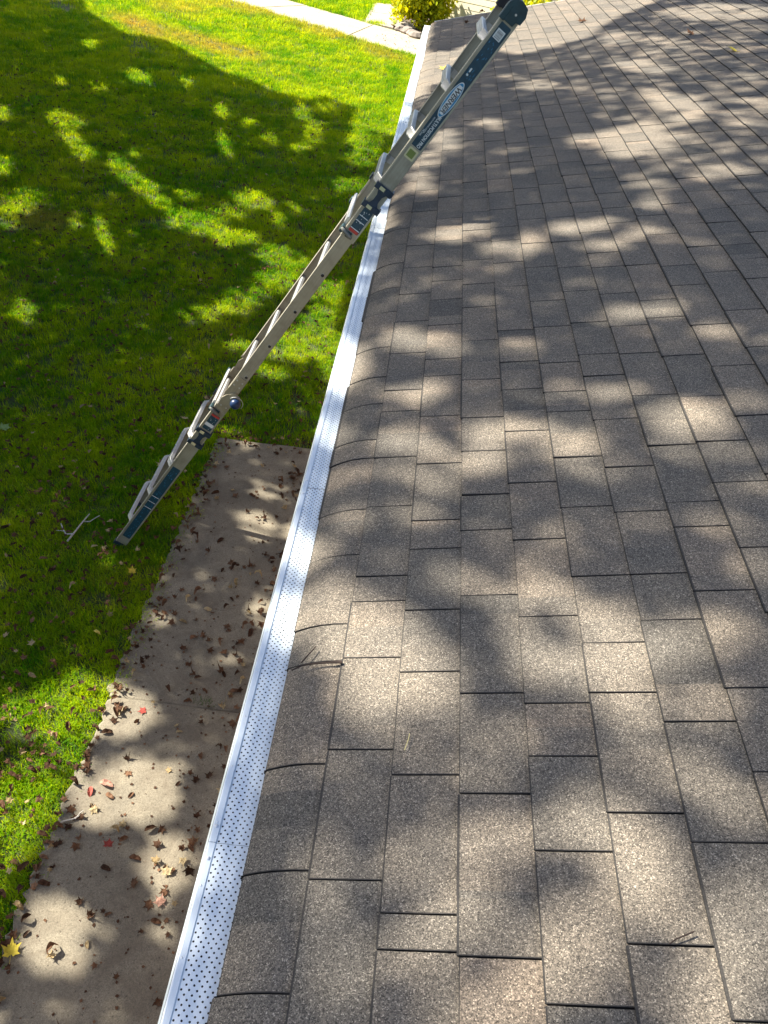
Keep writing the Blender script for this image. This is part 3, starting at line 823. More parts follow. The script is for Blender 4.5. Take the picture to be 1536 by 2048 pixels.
# pale edging rocks in front of the shrub
rk = random.Random(12)
for k, (px, py, s) in enumerate(((797, 52, .22), (800, 60, .20), (808, 56, .27), (815, 65, .24), (824, 69, .2), (791, 47, .17), (832, 74, .22), (818, 56, .2), (796, 40, .16))):
    p = on_z(px, py, .05); b = MB(); n = 9; vv = []
    for i in range(5):
        ph = -math.pi / 2 + i * math.pi / 4
        for t in range(n):
            a = t * 2 * math.pi / n; rr_ = s * math.cos(ph) * rk.uniform(.75, 1.1)
            vv.append((rr_ * math.cos(a) * 1.25, rr_ * math.sin(a), s * .62 * math.sin(ph) + s * .25))
    b.mesh(vv, [(i * n + t, i * n + (t + 1) % n, (i + 1) * n + (t + 1) % n, (i + 1) * n + t) for i in range(4) for t in range(n)])
    o = b.build('edging_rock', M_ROCK); o.location = (float(p[0]), float(p[1]), .03); o.rotation_euler = (0, 0, rk.uniform(0, 6))
    tag(o, 'pale rough edging rock at the foot of the golden shrub', 'rock', 'edging rocks round the shrub bed')

# ------------------------------------------------------------------ shade trees (out of the picture, they cast the dappled shade)
# light patches seen on the lawn, patio, gutter and roof: picture x, y, half axes, tilt (degrees), how open the crown is there
LIT = [
 (185,93,14,8,0,.9),(284,159,26,12,15,1),(125,168,12,8,0,.7),(206,182,16,8,0,.7),(378,169,14,10,0,.7),(449,225,15,13,0,1),(453,292,12,26,-25,.9),(500,250,15,8,0,.5),
 (130,245,35,15,15,.6),(156,292,36,15,45,.95),(180,313,20,12,0,.7),(8,229,18,12,0,.9),(10,339,22,18,0,1),(273,313,14,10,0,.7),(250,344,35,18,35,.85),(287,375,40,16,30,.95),
 (607,227,16,14,0,.9),(628,266,18,26,0,.7),(610,301,20,8,0,.9),(544,281,16,10,0,.6),(656,221,22,10,0,.6),(740,245,15,10,0,.6),(724,287,25,22,0,.85),(771,297,20,22,0,.85),
 (729,323,35,15,0,.6),(703,375,32,12,0,.85),(513,406,36,15,10,1),(560,445,16,14,0,.9),(599,422,16,10,0,.6),(380,396,20,10,0,.6),(331,412,30,13,15,.85),(365,443,28,20,0,1),
 (411,453,38,20,10,1),(448,474,32,17,20,.95),(495,479,28,12,0,.85),(453,432,40,14,0,.6),(206,464,15,34,-15,1),(224,495,10,18,-15,.85),(154,448,12,16,0,.75),(52,406,45,20,0,.65),(20,440,30,20,0,.5),
 (552,513,36,20,10,1),(604,531,22,18,0,.85),(562,563,42,20,10,.95),(672,583,42,18,0,.95),(495,593,30,12,0,.7),(477,616,42,14,0,.85),(521,587,30,12,0,.7),(52,624,25,20,25,.8),(401,634,40,14,0,.5),
 (484,697,30,12,10,.9),(588,692,62,28,-10,1),(651,650,46,36,-10,1),(656,588,40,18,0,.85),(547,749,36,12,10,1),(625,707,45,20,0,.9),(672,613,25,25,0,.85),(463,869,40,10,0,.6),(638,796,12,14,0,.9),
 (542,987,38,18,10,.55),(524,1062,38,22,20,1),(492,897,25,14,0,.5),(328,1246,26,16,0,.5),(401,1246,20,14,0,.4),(443,1331,30,14,0,.4),
 (255,1441,58,42,0,1),(292,1592,75,62,0,1),(224,1623,55,50,0,1),(333,1592,35,45,0,.95),(172,1545,22,40,20,.95),(354,1758,48,58,0,1),(344,1852,42,36,0,.9),(135,1889,66,62,0,1),(104,1821,30,30,0,.6),(90,1700,30,42,25,.5),
 (172,1378,52,24,-10,1),(109,1430,100,40,-10,1),(151,1472,58,42,-20,.95),(31,1415,36,22,0,.6),(68,1560,72,36,-20,.95),(42,1623,78,45,-20,1),(90,1610,32,42,0,.95),(31,1706,46,42,0,.75),(16,1795,20,22,0,.5),(0,1170,14,20,0,1),
 # roof
 (1439,26,95,13,0,.9),(1507,57,30,6,0,.5),(1325,86,60,9,8,.75),(1236,78,32,13,0,.6),(1262,130,46,8,0,.5),(1300,109,32,7,0,.6),(1074,172,32,9,0,.65),(1028,156,26,6,0,.4),
 (1288,133,48,12,5,1),(1349,206,58,18,10,.95),(1304,262,40,12,8,.8),(1267,281,60,19,5,1),(1244,298,36,17,0,1),(1181,286,30,13,0,.65),(1516,157,32,10,10,.7),(1522,219,30,10,10,.6),
 (1370,237,27,10,0,.85),(1471,342,42,10,8,.75),(1412,352,17,13,0,.6),(1307,370,37,13,0,.55),(1136,456,42,14,-8,1),(1195,452,36,15,-5,1),(1272,464,38,16,0,.8),
 (898,471,37,15,0,.9),(955,458,27,13,0,.5),(991,500,37,18,0,.7),(1064,485,32,10,0,.5),(892,286,32,26,0,.6),(861,323,32,16,0,.6),(848,365,26,20,0,.45),(1205,495,42,10,0,.8),(1310,406,32,13,0,.5),(976,250,32,13,0,.4),(1017,302,32,8,0,.3),
 (1028,510,47,10,0,.5),(1257,630,37,19,-8,.85),(1335,620,32,21,0,.65),(1179,656,32,11,0,.6),(1387,677,32,16,-5,.65),(1439,667,32,20,0,.95),
 (814,682,43,21,0,.85),(877,693,43,24,0,.85),(809,797,48,18,0,.95),(866,781,32,21,20,.7),(944,708,21,16,0,.4),(1043,703,27,18,0,.5),
 (1132,776,37,13,0,.6),(1226,792,42,20,0,.5),(1345,844,47,36,-5,1),(1424,833,37,27,0,1),(1497,807,32,21,0,.8),(1345,912,43,13,0,.85),(1460,912,27,16,0,.5),(1528,958,32,27,0,.8),
 (788,885,48,18,0,.95),(866,901,32,32,20,.95),(960,875,37,24,0,.95),(944,933,37,27,0,1),(877,964,43,21,0,.85),(1142,890,48,32,0,.95),(1075,911,27,21,0,.7),(1163,953,43,26,0,.65),(1054,854,32,21,0,.4),
 (666,1215,52,56,0,.95),(757,1273,92,70,15,1),(842,1364,72,72,0,1),(731,1390,58,52,0,1),(881,1403,52,52,0,.85),(952,1169,40,26,0,.5),(1083,1195,66,52,0,.7),(1089,1273,52,52,0,.75),(1213,1247,60,32,0,.95),
 (1226,1338,72,54,0,1),(1109,1338,66,34,0,.75),(1350,1312,65,45,0,.6),(1376,1403,52,26,0,.5),(1512,1130,34,40,0,.95),(1467,1273,40,40,0,.5),(1259,1430,58,40,0,.65),(965,1501,40,46,0,.5),(1161,1644,40,26,0,.45),
 (1460,1612,60,34,0,.95),(1259,1684,78,58,0,.4),(1408,1520,46,46,0,.5),(666,1703,66,40,0,.25),(1491,1870,72,130,0,.95),(1337,1798,90,80,0,.5),(1276,1793,60,90,0,.65),(1148,1896,70,60,0,.5),(1400,2010,120,60,0,.8),(530,2030,90,34,0,.45),(700,2030,80,40,0,.5),
 (770,1335,120,80,20,1),(1230,1300,95,60,0,.8),
 # gutter
 (690,722,42,50,0,1),(612,1092,42,44,0,.9),(575,1225,50,60,0,.65),(840,155,26,50,0,1),(792,318,16,16,0,.7),(768,440,18,36,0,.7),(660,850,40,40,0,.4),
]
LITA = np.array(LIT, float)
POLY_LIT = [
 [(140,-60),(180,30),(250,70),(330,84),(395,120),(455,152),(500,166),(560,192),(625,206),(662,202),(705,218),(748,234),(800,238),(822,200),(900,-60)],
 [(1040,-30),(985,100),(1020,112),(1075,104),(1132,88),(1179,78),(1205,57),(1246,32),(1290,14),(1400,-30)],
 [(830,172),(850,104),(905,104),(960,78),(945,104),(888,172)],
]
POLY_DARK = [[(250,60),(150,60),(150,0),(165,0)]]
def in_poly(x, y, poly):
    inside = np.zeros(x.shape, bool); n = len(poly)
    for i in range(n):
        (xa, ya), (xb, yb) = poly[i], poly[(i + 1) % n]
        cond = ((ya > y) != (yb > y)) & (x < (xb - xa) * (y - ya) / (yb - ya + 1e-9) + xa)
        inside ^= cond
    return inside
def openness(x, y):
    s = np.zeros(x.shape)
    for (cx, cy, rx, ry, a, o) in LITA:
        c_, s_ = math.cos(math.radians(a)), math.sin(math.radians(a)); dx, dy = x - cx, y - cy
        k_ = 1.22 if (cx > 1000 and cy < 300) else 1.07 if cx > 330 + (2048 - cy) * .24 else (1.2 if cy > 950 else 1.1)
        d = np.hypot((dx * c_ + dy * s_) / rx, (-dx * s_ + dy * c_) / ry) / k_
        s = np.maximum(s, o * np.clip((1.22 - d) / .42, 0, 1))
    dim = np.zeros(x.shape)      # places where the crown is merely thin
    for (cx, cy, rx, ry, o) in ((980,1850,240,230,.20),(620,1900,180,180,.14),(1300,1900,230,220,.32),(1250,1500,260,130,.14),(800,1600,200,100,.10),(1000,1000,260,200,.08),(1400,200,200,180,.16),(1180,140,150,60,.12),(600,1700,120,120,.06)):
        d = np.hypot((x - cx) / rx, (y - cy) / ry); dim = np.maximum(dim, o * np.clip((1.2 - d) / .5, 0, 1))
    s = np.maximum(s, dim)
    left = x < 308 + (2048 - y) * .2634
    gut = ~left & (x < 440 + (2048 - y) * .2168)
    sg = np.zeros(x.shape)
    for (cx, cy, rx, ry, a, o) in LITA[-7:]:
        d = np.hypot((x - cx) / rx, (y - cy) / ry); sg = np.maximum(sg, o * np.clip((1.22 - d) / .42, 0, 1))
    s = np.where(gut, sg, s)
    for p in POLY_LIT: s = np.where(in_poly(x, y, p), 1.0, s)
    return s
def hash_noise(x, y, sc):
    """smooth value noise for the parts of the crowns whose shade falls out of the picture"""
    gx, gy = x / sc, y / sc; i, j = np.floor(gx), np.floor(gy); fx, fy = gx - i, gy - j
    fx, fy = fx * fx * (3 - 2 * fx), fy * fy * (3 - 2 * fy)
    h = lambda a, b: np.modf(np.abs(np.sin(a * 127.1 + b * 311.7) * 43758.5453))[0]
    return (h(i, j) * (1 - fx) + h(i + 1, j) * fx) * (1 - fy) + (h(i, j + 1) * (1 - fx) + h(i + 1, j + 1) * fx) * fy
LEAFS = []   # (position, size)
def shade(points, leaf, tmin, tmax, T0=.015):
    x, y, z = proj(points)
    vis = (z > .1) & (x > -30) & (x < 1566) & (y > -30) & (y < 2078)
    s = openness(x, y)
    hn = hash_noise(points[:, 0] + 50, points[:, 1] + 50, .55)
    s = np.where(vis, s, np.where((hn > .72) & ((x < -200) | (x > 1750) | (y < -200) | (y > 2300)), .8, .02))
    T = np.clip(s, T0, 1.0); keep = rng.random(len(points)) < np.log(T) / math.log(T0)
    pts = points[keep]; t = rng.uniform(tmin, tmax, len(pts))
    LEAFS.append((pts + SUN[None] * t[:, None], np.full(len(pts), leaf) * rng.uniform(.75, 1.25, len(pts))))
def rand_on(n, x0, x1, y0, y1, zf):
    X = rng.uniform(x0, x1, n); Y = rng.uniform(y0, y1, n); return np.stack([X, Y, zf(X, Y)], 1)
lam = lambda leaf: -math.log(.015) / (leaf * leaf * .5 * .62)
A = rand_on(int(3.5 * 12.4 * lam(.11)), -.68, 2.8, -.2, 12.2, lambda X, Y: GZ + PITCH * X); shade(A, .11, 10, 15.5)
A = rand_on(int(1.9 * 13 * lam(.15)), 2.8, 4.7, -.2, 12.2, lambda X, Y: GZ + PITCH * X); shade(A, .15, 8, 13)
A = rand_on(int(6.0 * 9 * lam(.12)), -6.5, -.5, 0.6, 9.6, lambda X, Y: X * 0); shade(A, .12, 7, 12)
def lawn_far(x0, x1, y0, y1, leaf, t0, t1):
    A = rand_on(int((x1 - x0) * (y1 - y0) * lam(leaf)), x0, x1, y0, y1, lambda X, Y: X * 0)
    x, y, z = proj(A); far_open = in_poly(x, y, [(140,-600),(140,-60)] + POLY_LIT[0][1:-1] + [(900,200),(1200,-600)])
    shade(A[~far_open & (A[:, 0] < -.4)], leaf, t0, t1)
lawn_far(-11, -.4, 9.6, 17, .14, 7, 12)
lawn_far(-16, -2, 17, 28, .20, 7, 13)
lawn_far(-11, -6.5, 0, 9.6, .2, 7, 13)
LP = np.concatenate([a for a, _ in LEAFS]); LS = np.concatenate([s for _, s in LEAFS])
bases = [(-8.2, 7.0), (-13.0, 13.5), (-19.5, 22.0), (-23.5, 31.0)]
cent = np.array([(-7.5, 9.0), (-11.5, 13.5), (-17.5, 21.0), (-22.0, 29.0)])
own = np.argmin(((LP[:, None, :2] - cent[None]) ** 2).sum(2), 1)
tl = ['broad leafy shade tree standing left of the house across from the ladder', 'second leafy shade tree further along the lawn on the left', 'third leafy shade tree beyond the left edge of the lawn', 'farthest leafy shade tree towards the driveway']
for k, (bx_, by_) in enumerate(bases):
    P, S = LP[own == k], LS[own == k]
    if len(P) < 50: continue
    root = tag(empty('shade_tree', (bx_, by_, 0)), tl[k], 'tree', 'shade trees beside the lawn')
    n = len(P)
    d1 = rng.normal(size=(n, 3)); d1 /= np.linalg.norm(d1, axis=1)[:, None]
    d2 = np.cross(d1, rng.normal(size=(n, 3))); d2 /= np.linalg.norm(d2, axis=1)[:, None]
    h = S[:, None] * .5
    V = np.stack([P + d1 * h, P + d2 * h, P - d1 * h, P - d2 * h], 1).reshape(-1, 3) - np.array([bx_, by_, 0])
    me = bpy.data.meshes.new('crown'); me.from_pydata(V.tolist(), [], np.arange(n * 4).reshape(n, 4).tolist()); me.materials.append(M_CROWN)
    o = bpy.data.objects.new('crown', me); COL.objects.link(o); o.parent = root
    b = MB(); top = np.array([P[:, 0].mean() * .5 + bx_ * .5, P[:, 1].mean() * .5 + by_ * .5, P[:, 2].min() - .3]) - np.array([bx_, by_, 0])
    b.tube([(0, 0, -.1), (0.02, .03, .4), tuple(top * [.3, .3, .55]), tuple(top)], [.30, .21, .17, .13], 12)
    for j in range(14):
        e = P[rng.integers(n)] - np.array([bx_, by_, 0]); st_ = top * rng.uniform(.75, 1.0)
        md = st_ * .45 + e * .55 + np.array([rng.normal() * .3, rng.normal() * .3, .25])
        b.tube([tuple(st_), tuple(md), tuple(e)], [.045, .022, .006], 6)
    b.build('trunk', M_BARK, root, smooth=True)

# ------------------------------------------------------------------ grass (stuff)
tufts = bpy.data.collections.new('grass_tufts')
def tuft(i, nb, spread, hgt, wid):
    r = random.Random(100 + i); b = MB()
    for k in range(nb):
        a = r.uniform(0, 6.28); rad = spread * math.sqrt(r.random()); x, y = rad * math.cos(a), rad * math.sin(a)
        h = hgt * r.uniform(.55, 1.15); w = wid * r.uniform(.7, 1.3); la = r.uniform(0, 6.28); ln = r.uniform(.15, 1.0) * h
        dx, dy = math.cos(la) * ln, math.sin(la) * ln; sx, sy = -math.sin(la) * w, math.cos(la) * w
        mid = (x + dx * .35, y + dy * .35, h * .62); tip = (x + dx, y + dy, h * r.uniform(.75, 1.0))
        b.mesh([(x - sx, y - sy, -.005), (x + sx, y + sy, -.005), (mid[0] + sx * .8, mid[1] + sy * .8, mid[2]), (mid[0] - sx * .8, mid[1] - sy * .8, mid[2]), tip], [(0, 1, 2, 3), (3, 2, 4)])
    me = b.data('grass_tuft', M_GRASS); o = bpy.data.objects.new('grass_tuft', me); tufts.objects.link(o)
for i in range(7): tuft(i, 20, .06, .056, .0022)
def dry_amount(X, Y, x, y):
    band = np.zeros(X.shape)
    for (cx, cy, rx, ry, a, o) in ((290,58,75,17,20,.7),(400,86,95,18,16,.65),(480,106,60,15,15,.5),(500,15,120,22,8,.55),(640,55,90,25,18,.45),(760,108,60,14,18,.5),(90,445,60,30,0,.5),(360,20,80,20,10,.4)):
        c_, s_ = math.cos(math.radians(a)), math.sin(math.radians(a)); dx, dy = x - cx, y - cy
        d = np.hypot((dx * c_ + dy * s_) / rx, (-dx * s_ + dy * c_) / ry); band = np.maximum(band, o * np.clip((1.3 - d) / .8, 0, 1))
    return band
def grass_points():
    allp, rot, scl, tint = [], [], [], []
    for (y0, y1, dens, sc) in ((.8, 6, 900, .9), (6, 11, 380, 1.1), (11, 18, 190, 1.5), (18, 27, 95, 2.1), (27, 42, 55, 2.7)):
        x0 = -4.2 - .43 * y1; n = int((y1 - y0) * (-.25 - x0) * dens)
        X = rng.uniform(x0, -.25, n); Y = rng.uniform(y0, y1, n); Pz = np.stack([X, Y, X * 0], 1)
        x, y, z = proj(Pz)
        k = (x > -70) & (x < 900) & (y > -90) & (y < 2120)
        edge = SLAB_L + .085 + .045 * np.sin(Y * 9) * np.sin(Y * 3.7 + 1) + rng.normal(0, .035, n)
        k &= ~((X > edge) & (Y < 5.97 + rng.normal(0, .02, n)))
        k &= ~(X > -.35)
        # keep off the driveway and the walk
        def side(a, c): return (c[0] - a[0]) * (Y - a[1]) - (c[1] - a[1]) * (X - a[0])
        on_drive = (side(n0, n1) > -.02) & (side(f0, f1) < .02)
        t_ = (Y - wl0[1]) / (wl1[1] - wl0[1]); wx0, wx1 = wl0[0] + (wl1[0] - wl0[0]) * t_, wr0[0] + (wr1[0] - wr0[0]) * t_
        on_walk = (t_ > .02) & (t_ < 1) & (X > wx0) & (X < wx1)
        on_bed = (X > bp[0] - 1.2) & (Y > bp[1] - .7) & (Y < bp[1] + 4)
        bare = np.zeros(n)
        for (cx, cy, rx, ry, a, o) in ((120,10,36,14,15,.8),(182,50,28,11,30,.5),(286,94,38,12,15,.7),(374,115,16,7,20,.7),(20,452,40,20,0,.4)):
            c_, s_ = math.cos(math.radians(a)), math.sin(math.radians(a)); dx, dy = x - cx, y - cy
            d = np.hypot((dx * c_ + dy * s_) / rx, (-dx * s_ + dy * c_) / ry); bare = np.maximum(bare, o * np.clip((1.2 - d) / .5, 0, 1))
        k &= ~on_drive & ~on_walk & ~on_bed & (rng.random(n) > bare)
        # thin spots
        k &= rng.random(n) > .2 * (hash_noise(X + 90, Y + 40, .22) > .7)
        X, Y, x, y = X[k], Y[k], x[k], y[k]; n = len(X)
        dr = np.clip(dry_amount(X, Y, x, y) + .22 * (hash_noise(X + 31, Y + 77, .9) - .5) + rng.normal(0, .12, n), 0, 1)
        hue = np.clip(.5 + .9 * (hash_noise(X + 11, Y + 7, .5) - .5) + rng.normal(0, .30, n), 0, 1)
        g0 = np.array([.055, .235, .003]); g1 = np.array([.30, .48, .004]); dc = np.array([.33, .30, .10])
        c = g0[None] * (1 - hue[:, None]) + g1[None] * hue[:, None]
        c = c * (1 - dr[:, None]) + dc[None] * dr[:, None]
        allp.append(np.stack([X, Y, np.full(n, .0)], 1)); tint.append(c)
        rot.append(rng.uniform(0, 6.283, n)); scl.append(sc * rng.uniform(.7, 1.25, n) * (1 - .25 * dr))
    return np.concatenate(allp), np.concatenate(rot), np.concatenate(scl), np.concatenate(tint)
gp_, gr_, gs_, gt_ = grass_points()
me = bpy.data.meshes.new('lawn_grass'); me.vertices.add(len(gp_)); me.vertices.foreach_set('co', gp_.astype('f').ravel())
a = me.attributes.new('rotz', 'FLOAT_VECTOR', 'POINT'); rv = np.zeros((len(gp_), 3), 'f'); rv[:, 2] = gr_; rv[:, 0] = rng.normal(0, .15, len(gp_)); a.data.foreach_set('vector', rv.ravel())
a = me.attributes.new('scl', 'FLOAT', 'POINT'); a.data.foreach_set('value', gs_.astype('f'))
a = me.attributes.new('tint', 'FLOAT_COLOR', 'POINT'); a.data.foreach_set('color', np.concatenate([gt_, np.ones((len(gp_), 1))], 1).astype('f').ravel())
me.update()
grass = bpy.data.objects.new('lawn_grass', me); COL.objects.link(grass); tag(grass, 'short green lawn grass', kind='stuff')
ng = bpy.data.node_groups.new('scatter_grass', 'GeometryNodeTree')
ng.interface.new_socket('Geometry', in_out='INPUT', socket_type='NodeSocketGeometry')
ng.interface.new_socket('Geometry', in_out='OUTPUT', socket_type='NodeSocketGeometry')
gi_, go_ = ng.nodes.new('NodeGroupInput'), ng.nodes.new('NodeGroupOutput')
ci = ng.nodes.new('GeometryNodeCollectionInfo'); ci.inputs['Collection'].default_value = tufts
ci.inputs['Separate Children'].default_value = True; ci.inputs['Reset Children'].default_value = True
m2p = ng.nodes.new('GeometryNodeMeshToPoints'); iop = ng.nodes.new('GeometryNodeInstanceOnPoints'); iop.inputs['Pick Instance'].default_value = True
na = ng.nodes.new('GeometryNodeInputNamedAttribute'); na.data_type = 'FLOAT_VECTOR'; na.inputs['Name'].default_value = 'rotz'
e2r = ng.nodes.new('FunctionNodeEulerToRotation')
ns_ = ng.nodes.new('GeometryNodeInputNamedAttribute'); ns_.data_type = 'FLOAT'; ns_.inputs['Name'].default_value = 'scl'
ng.links.new(gi_.outputs[0], m2p.inputs['Mesh']); ng.links.new(m2p.outputs[0], iop.inputs['Points'])
ng.links.new(ci.outputs[0], iop.inputs['Instance'])
ng.links.new(na.outputs['Attribute'], e2r.inputs[0]); ng.links.new(e2r.outputs[0], iop.inputs['Rotation'])
ng.links.new(ns_.outputs['Attribute'], iop.inputs['Scale']); ng.links.new(iop.outputs[0], go_.inputs[0])
mod = grass.modifiers.new('scatter', 'NODES'); mod.node_group = ng

# ------------------------------------------------------------------ fallen leaves
def leaf_mesh(i, curl, kind):
    r = random.Random(500 + i)
    if kind == 'maple':
        tips = [(0, 1.0), (52, .86), (112, .62), (155, .34)]
        out = []
        half = [(0, 1.0), (14, .60), (27, .62), (36, .52), (50, .92), (64, .55), (78, .50), (90, .42), (108, .66), (128, .38), (150, .34), (172, .12)]
        for a, l in half: out.append((a, l * r.uniform(.92, 1.06)))
        out += [(-a, l * r.uniform(.92, 1.06)) for a, l in half[:0:-1]]
    else:
        half = [(0, 1.0), (12, .9), (25, .72), (45, .52), (80, .38), (115, .40), (150, .55), (175, .72)]
        out = [(a, l) for a, l in half] + [(-a, l) for a, l in half[:0:-1]]
    ca, cb = r.uniform(-.8, .8), r.uniform(.2, 1.0) * curl; tw = r.uniform(-.6, .6) * curl
    def bend(x, y):
        z = cb * (x * x) * r.choice([1]) + ca * curl * y * y * .9 + tw * x * y
        z += .06 * math.sin(x * 7 + i) * curl + .05 * math.cos(y * 8 + i * 2) * curl
        return z
    inner = []
    v = [(0, .1, bend(0, .1))]; m_ = len(out)
    for a, l in out:
        x, y = l * math.sin(math.radians(a)) , l * math.cos(math.radians(a))
        inner.append((x * .5, .05 + y * .5, bend(x * .5, y * .5) * 1.0))
    for a, l in out:
        x, y = l * math.sin(math.radians(a)), l * math.cos(math.radians(a)); f = 1 - .12 * curl
        v.append((x * f, y * f, bend(x, y)))
    v = [v[0]] + inner + v[1:]
    fs = [(0, 1 + k, 1 + (k + 1) % m_) for k in range(m_)] + [(1 + k, 1 + m_ + k, 1 + m_ + (k + 1) % m_, 1 + (k + 1) % m_) for k in range(m_)]
    b0 = len(v)   # stalk
    v += [(-.015, -.05, v[0][2]), (.015, -.05, v[0][2]), (.012 + tw * .2, -.75, v[0][2] + .05), (-.012 + tw * .2, -.75, v[0][2] + .05)]
    fs.append((b0, b0 + 1, b0 + 2, b0 + 3))
    zmin = min(p[2] for p in v); v = [(p[0] * .5, p[1] * .5, (p[2] - zmin) * .5) for p in v]
    me = bpy.data.meshes.new('fallen_leaf'); me.from_pydata(v, [], fs); me.update(); return me
MESHES = [leaf_mesh(i, c, k) for i, (c, k) in enumerate([(1.2, 'maple'), (1.6, 'maple'), (.9, 'maple'), (1.9, 'maple'), (1.2, 'oval'), (1.7, 'oval'), (.25, 'maple'), (.15, 'maple')])]
leaf_cache = {}
def leaf_data(i, mt):
    k = (i, mt.name)
    if k not in leaf_cache:
        d = MESHES[i].copy(); d.materials.append(mt); leaf_cache[k] = d
    return leaf_cache[k]
def leaf_obj(i, mt, p, size, rz, tilt, label, group=None, cat='leaf'):
    o = bpy.data.objects.new('fallen_leaf', leaf_data(i, mt)); COL.objects.link(o)
    o.location = p; o.rotation_euler = (tilt[0], tilt[1], rz); o.scale = (size,) * 3
    tag(o, label, cat, group); return o
# leaves that can be singled out
def G(px, py, z=.03): return tuple(float(t) for t in on_z(px, py, z))
def R_(px, py): return tuple(float(t) for t in on_roof(px, py, .012))
SPEC = [
 (6, M_LEAF_YEL, G(264, 1143, .05), .10, .4, (.5, .3), 'yellow lobed leaf standing in the grass right of the ladder foot'),
 (4, M_LEAF_YEL, G(195, 1266, .05), .075, 1.2, (.2, .1), 'small yellow oval leaf on the grass left of the shaded slab'),
 (6, M_LEAF_YEL, G(22, 1905, .06), .135, .3, (.05, .05), 'pale yellow star shaped leaf at the lower left edge of the slab'),
 (7, M_LEAF_GRN, G(6, 856, .06), .17, -.3, (.05, .1), 'pale green leaf on the lawn at the left edge of the picture'),
 (4, M_LEAF_RED, G(180, 1585, .05), .085, .2, (.1, .1), 'small curled red leaf on the sunlit part of the slab'),
 (4, M_LEAF_PINK, G(215, 1570, .05), .115, 1.3, (.0, .1), 'faded pink oval leaf beside the small red leaf on the slab'),
 (7, M_LEAF_RED, G(216, 1690, .046), .085, .1, (.0, .0), 'flat red star shaped leaf in the middle of the near slab'),
 (6, M_LEAF_RED, G(288, 1421, .05), .085, 2.0, (.0, .0), 'thin red star shaped leaf on the bright patch by the slab joint'),
 (2, M_LEAF_PINK, G(322, 1805, .06), .105, 1.0, (.1, .1), 'pinkish red lobed leaf on the near slab close to the gutter'),
 (2, M_LEAF_TAN, G(333, 1746, .06), .10, .2, (.1, .1), 'cream tan lobed leaf on the near slab beside the gutter'),
 (1, M_LEAF_TAN, G(105, 1910, .06), .085, 2.5, (.2, .1), 'orange tan curled leaf on the near slab in the lower left sun patch'),
 (0, M_LEAF_TAN, G(312, 1724, .06), .09, 1.1, (.2, .1), 'tan curled leaf above the cream lobed leaf on the near slab'),
 (6, M_LEAF_TAN, G(415, 797, .05), .12, .6, (.1, .2), 'cream star shaped leaf on the grass behind the ladder hinge'),
 (2, M_LEAF_TAN, G(325, 930, .05), .15, 1.6, (.1, .1), 'large tan leaf on the grass left of the lower ladder rungs'),
 (2, M_LEAF_TAN, G(371, 836, .05), .12, 2.6, (.1, .1), 'orange tan leaf on the grass left of the ladder below the hinge'),
 (2, M_LEAF_BROWN, R_(1165, 43), .19, .5, (.0, -.2), 'brown leaf on the far roof right of the ladder top'),
 (2, M_LEAF_BROWN, R_(1383, 67), .17, 1.5, (.0, -.2), 'brown leaf on the upper right of the roof'),
 (6, M_LEAF_YEL, R_(1470, 100), .19, 2.5, (.0, -.2), 'pale yellow leaf on the shaded upper right of the roof'),
 (6, M_LEAF_YEL, R_(891, 138), .17, .9, (.0, -.2), 'yellow leaf on the roof between the ladder and the gutter'),
 (1, M_LEAF_DARK, R_(935, 46), .14, .9, (.0, -.2), 'dark leaf on the roof near the far corner by the gutter'),
 (0, M_LEAF_BROWN, R_(965, 25), .14, 2.2, (.0, -.2), 'small brown leaf at the far roof edge under the ladder top'),
]
for s in SPEC: leaf_obj(*s)
# the scatter: the largest in the picture as things of their own, the rest as one litter
cand = []
def add(P, zone, big):
    x, y, z = proj(np.array(P))
    if not (-20 < x < 900 and -20 < y < 2080): return
    # skip places hidden by our own roof and gutter
    gx = 320 + (2048 - y) * .2634
    if x > gx + 10: return
    dark = rl.random()
    if zone == 'slab': mt = M_LEAF_DARK if dark < .34 else (M_LEAF_BROWN if dark < .86 else M_LEAF_TAN)
    else: mt = M_LEAF_DARK if dark < .42 else (M_LEAF_BROWN if dark < .90 else M_LEAF_TAN)
    size = big * rl.uniform(.6, 1.25)
    cand.append((size * F / z, rl.randrange(6), mt, P, size, rl.uniform(0, 6.28), (rl.gauss(0, .25), rl.gauss(0, .25)), zone))
rl = random.Random(77)
for k in range(360):      # on the slab, thicker towards the house
    X = -.75 - abs(rl.gauss(0, .38)) if rl.random() < .72 else rl.uniform(SLAB_L + .05, -.7); Y = rl.uniform(1.0, 5.9)
    if X > SLAB_L + .03: add((X, Y, .037 if Y > 3.03 else .049), 'slab', .085)
for k in range(26):      # little drifts
    cx_, cy_ = (-.75 - abs(rl.gauss(0, .35)), rl.uniform(1.6, 5.6))
    for q in range(rl.randrange(3, 9)):
        X, Y = cx_ + rl.gauss(0, .07), cy_ + rl.gauss(0, .10)
        if X > SLAB_L + .1: add((X, Y, (.037 if Y > 3.03 else .049) + .012 * rl.random()), 'slab', .08)
for k in range(190):      # drifted against the grass edge of the slab
    Y = rl.uniform(1.1, 5.9); X = SLAB_L + .08 + rl.gauss(0, .055); add((X, Y, .05), 'edge', .08)
for k in range(60):       # end of the slab
    X = rl.uniform(SLAB_L, -.6); Y = 5.95 + rl.gauss(0, .08); add((X, Y, .045), 'edge', .07)
for k in range(6500):
    Y = 1.0 + 17 * rl.random() ** 1.25; X = rl.uniform(-4.0 - .45 * Y, SLAB_L - .05 if Y < 6 else -.5)
    add((X, Y, rl.uniform(.035, .06)), 'lawn', .07)
for k in range(1500):
    Y = rl.uniform(9, 29); X = rl.uniform(-4.0 - .45 * Y, -.8); add((X, Y, .05), 'lawn', .085)
cand.sort(key=lambda c: -c[0])
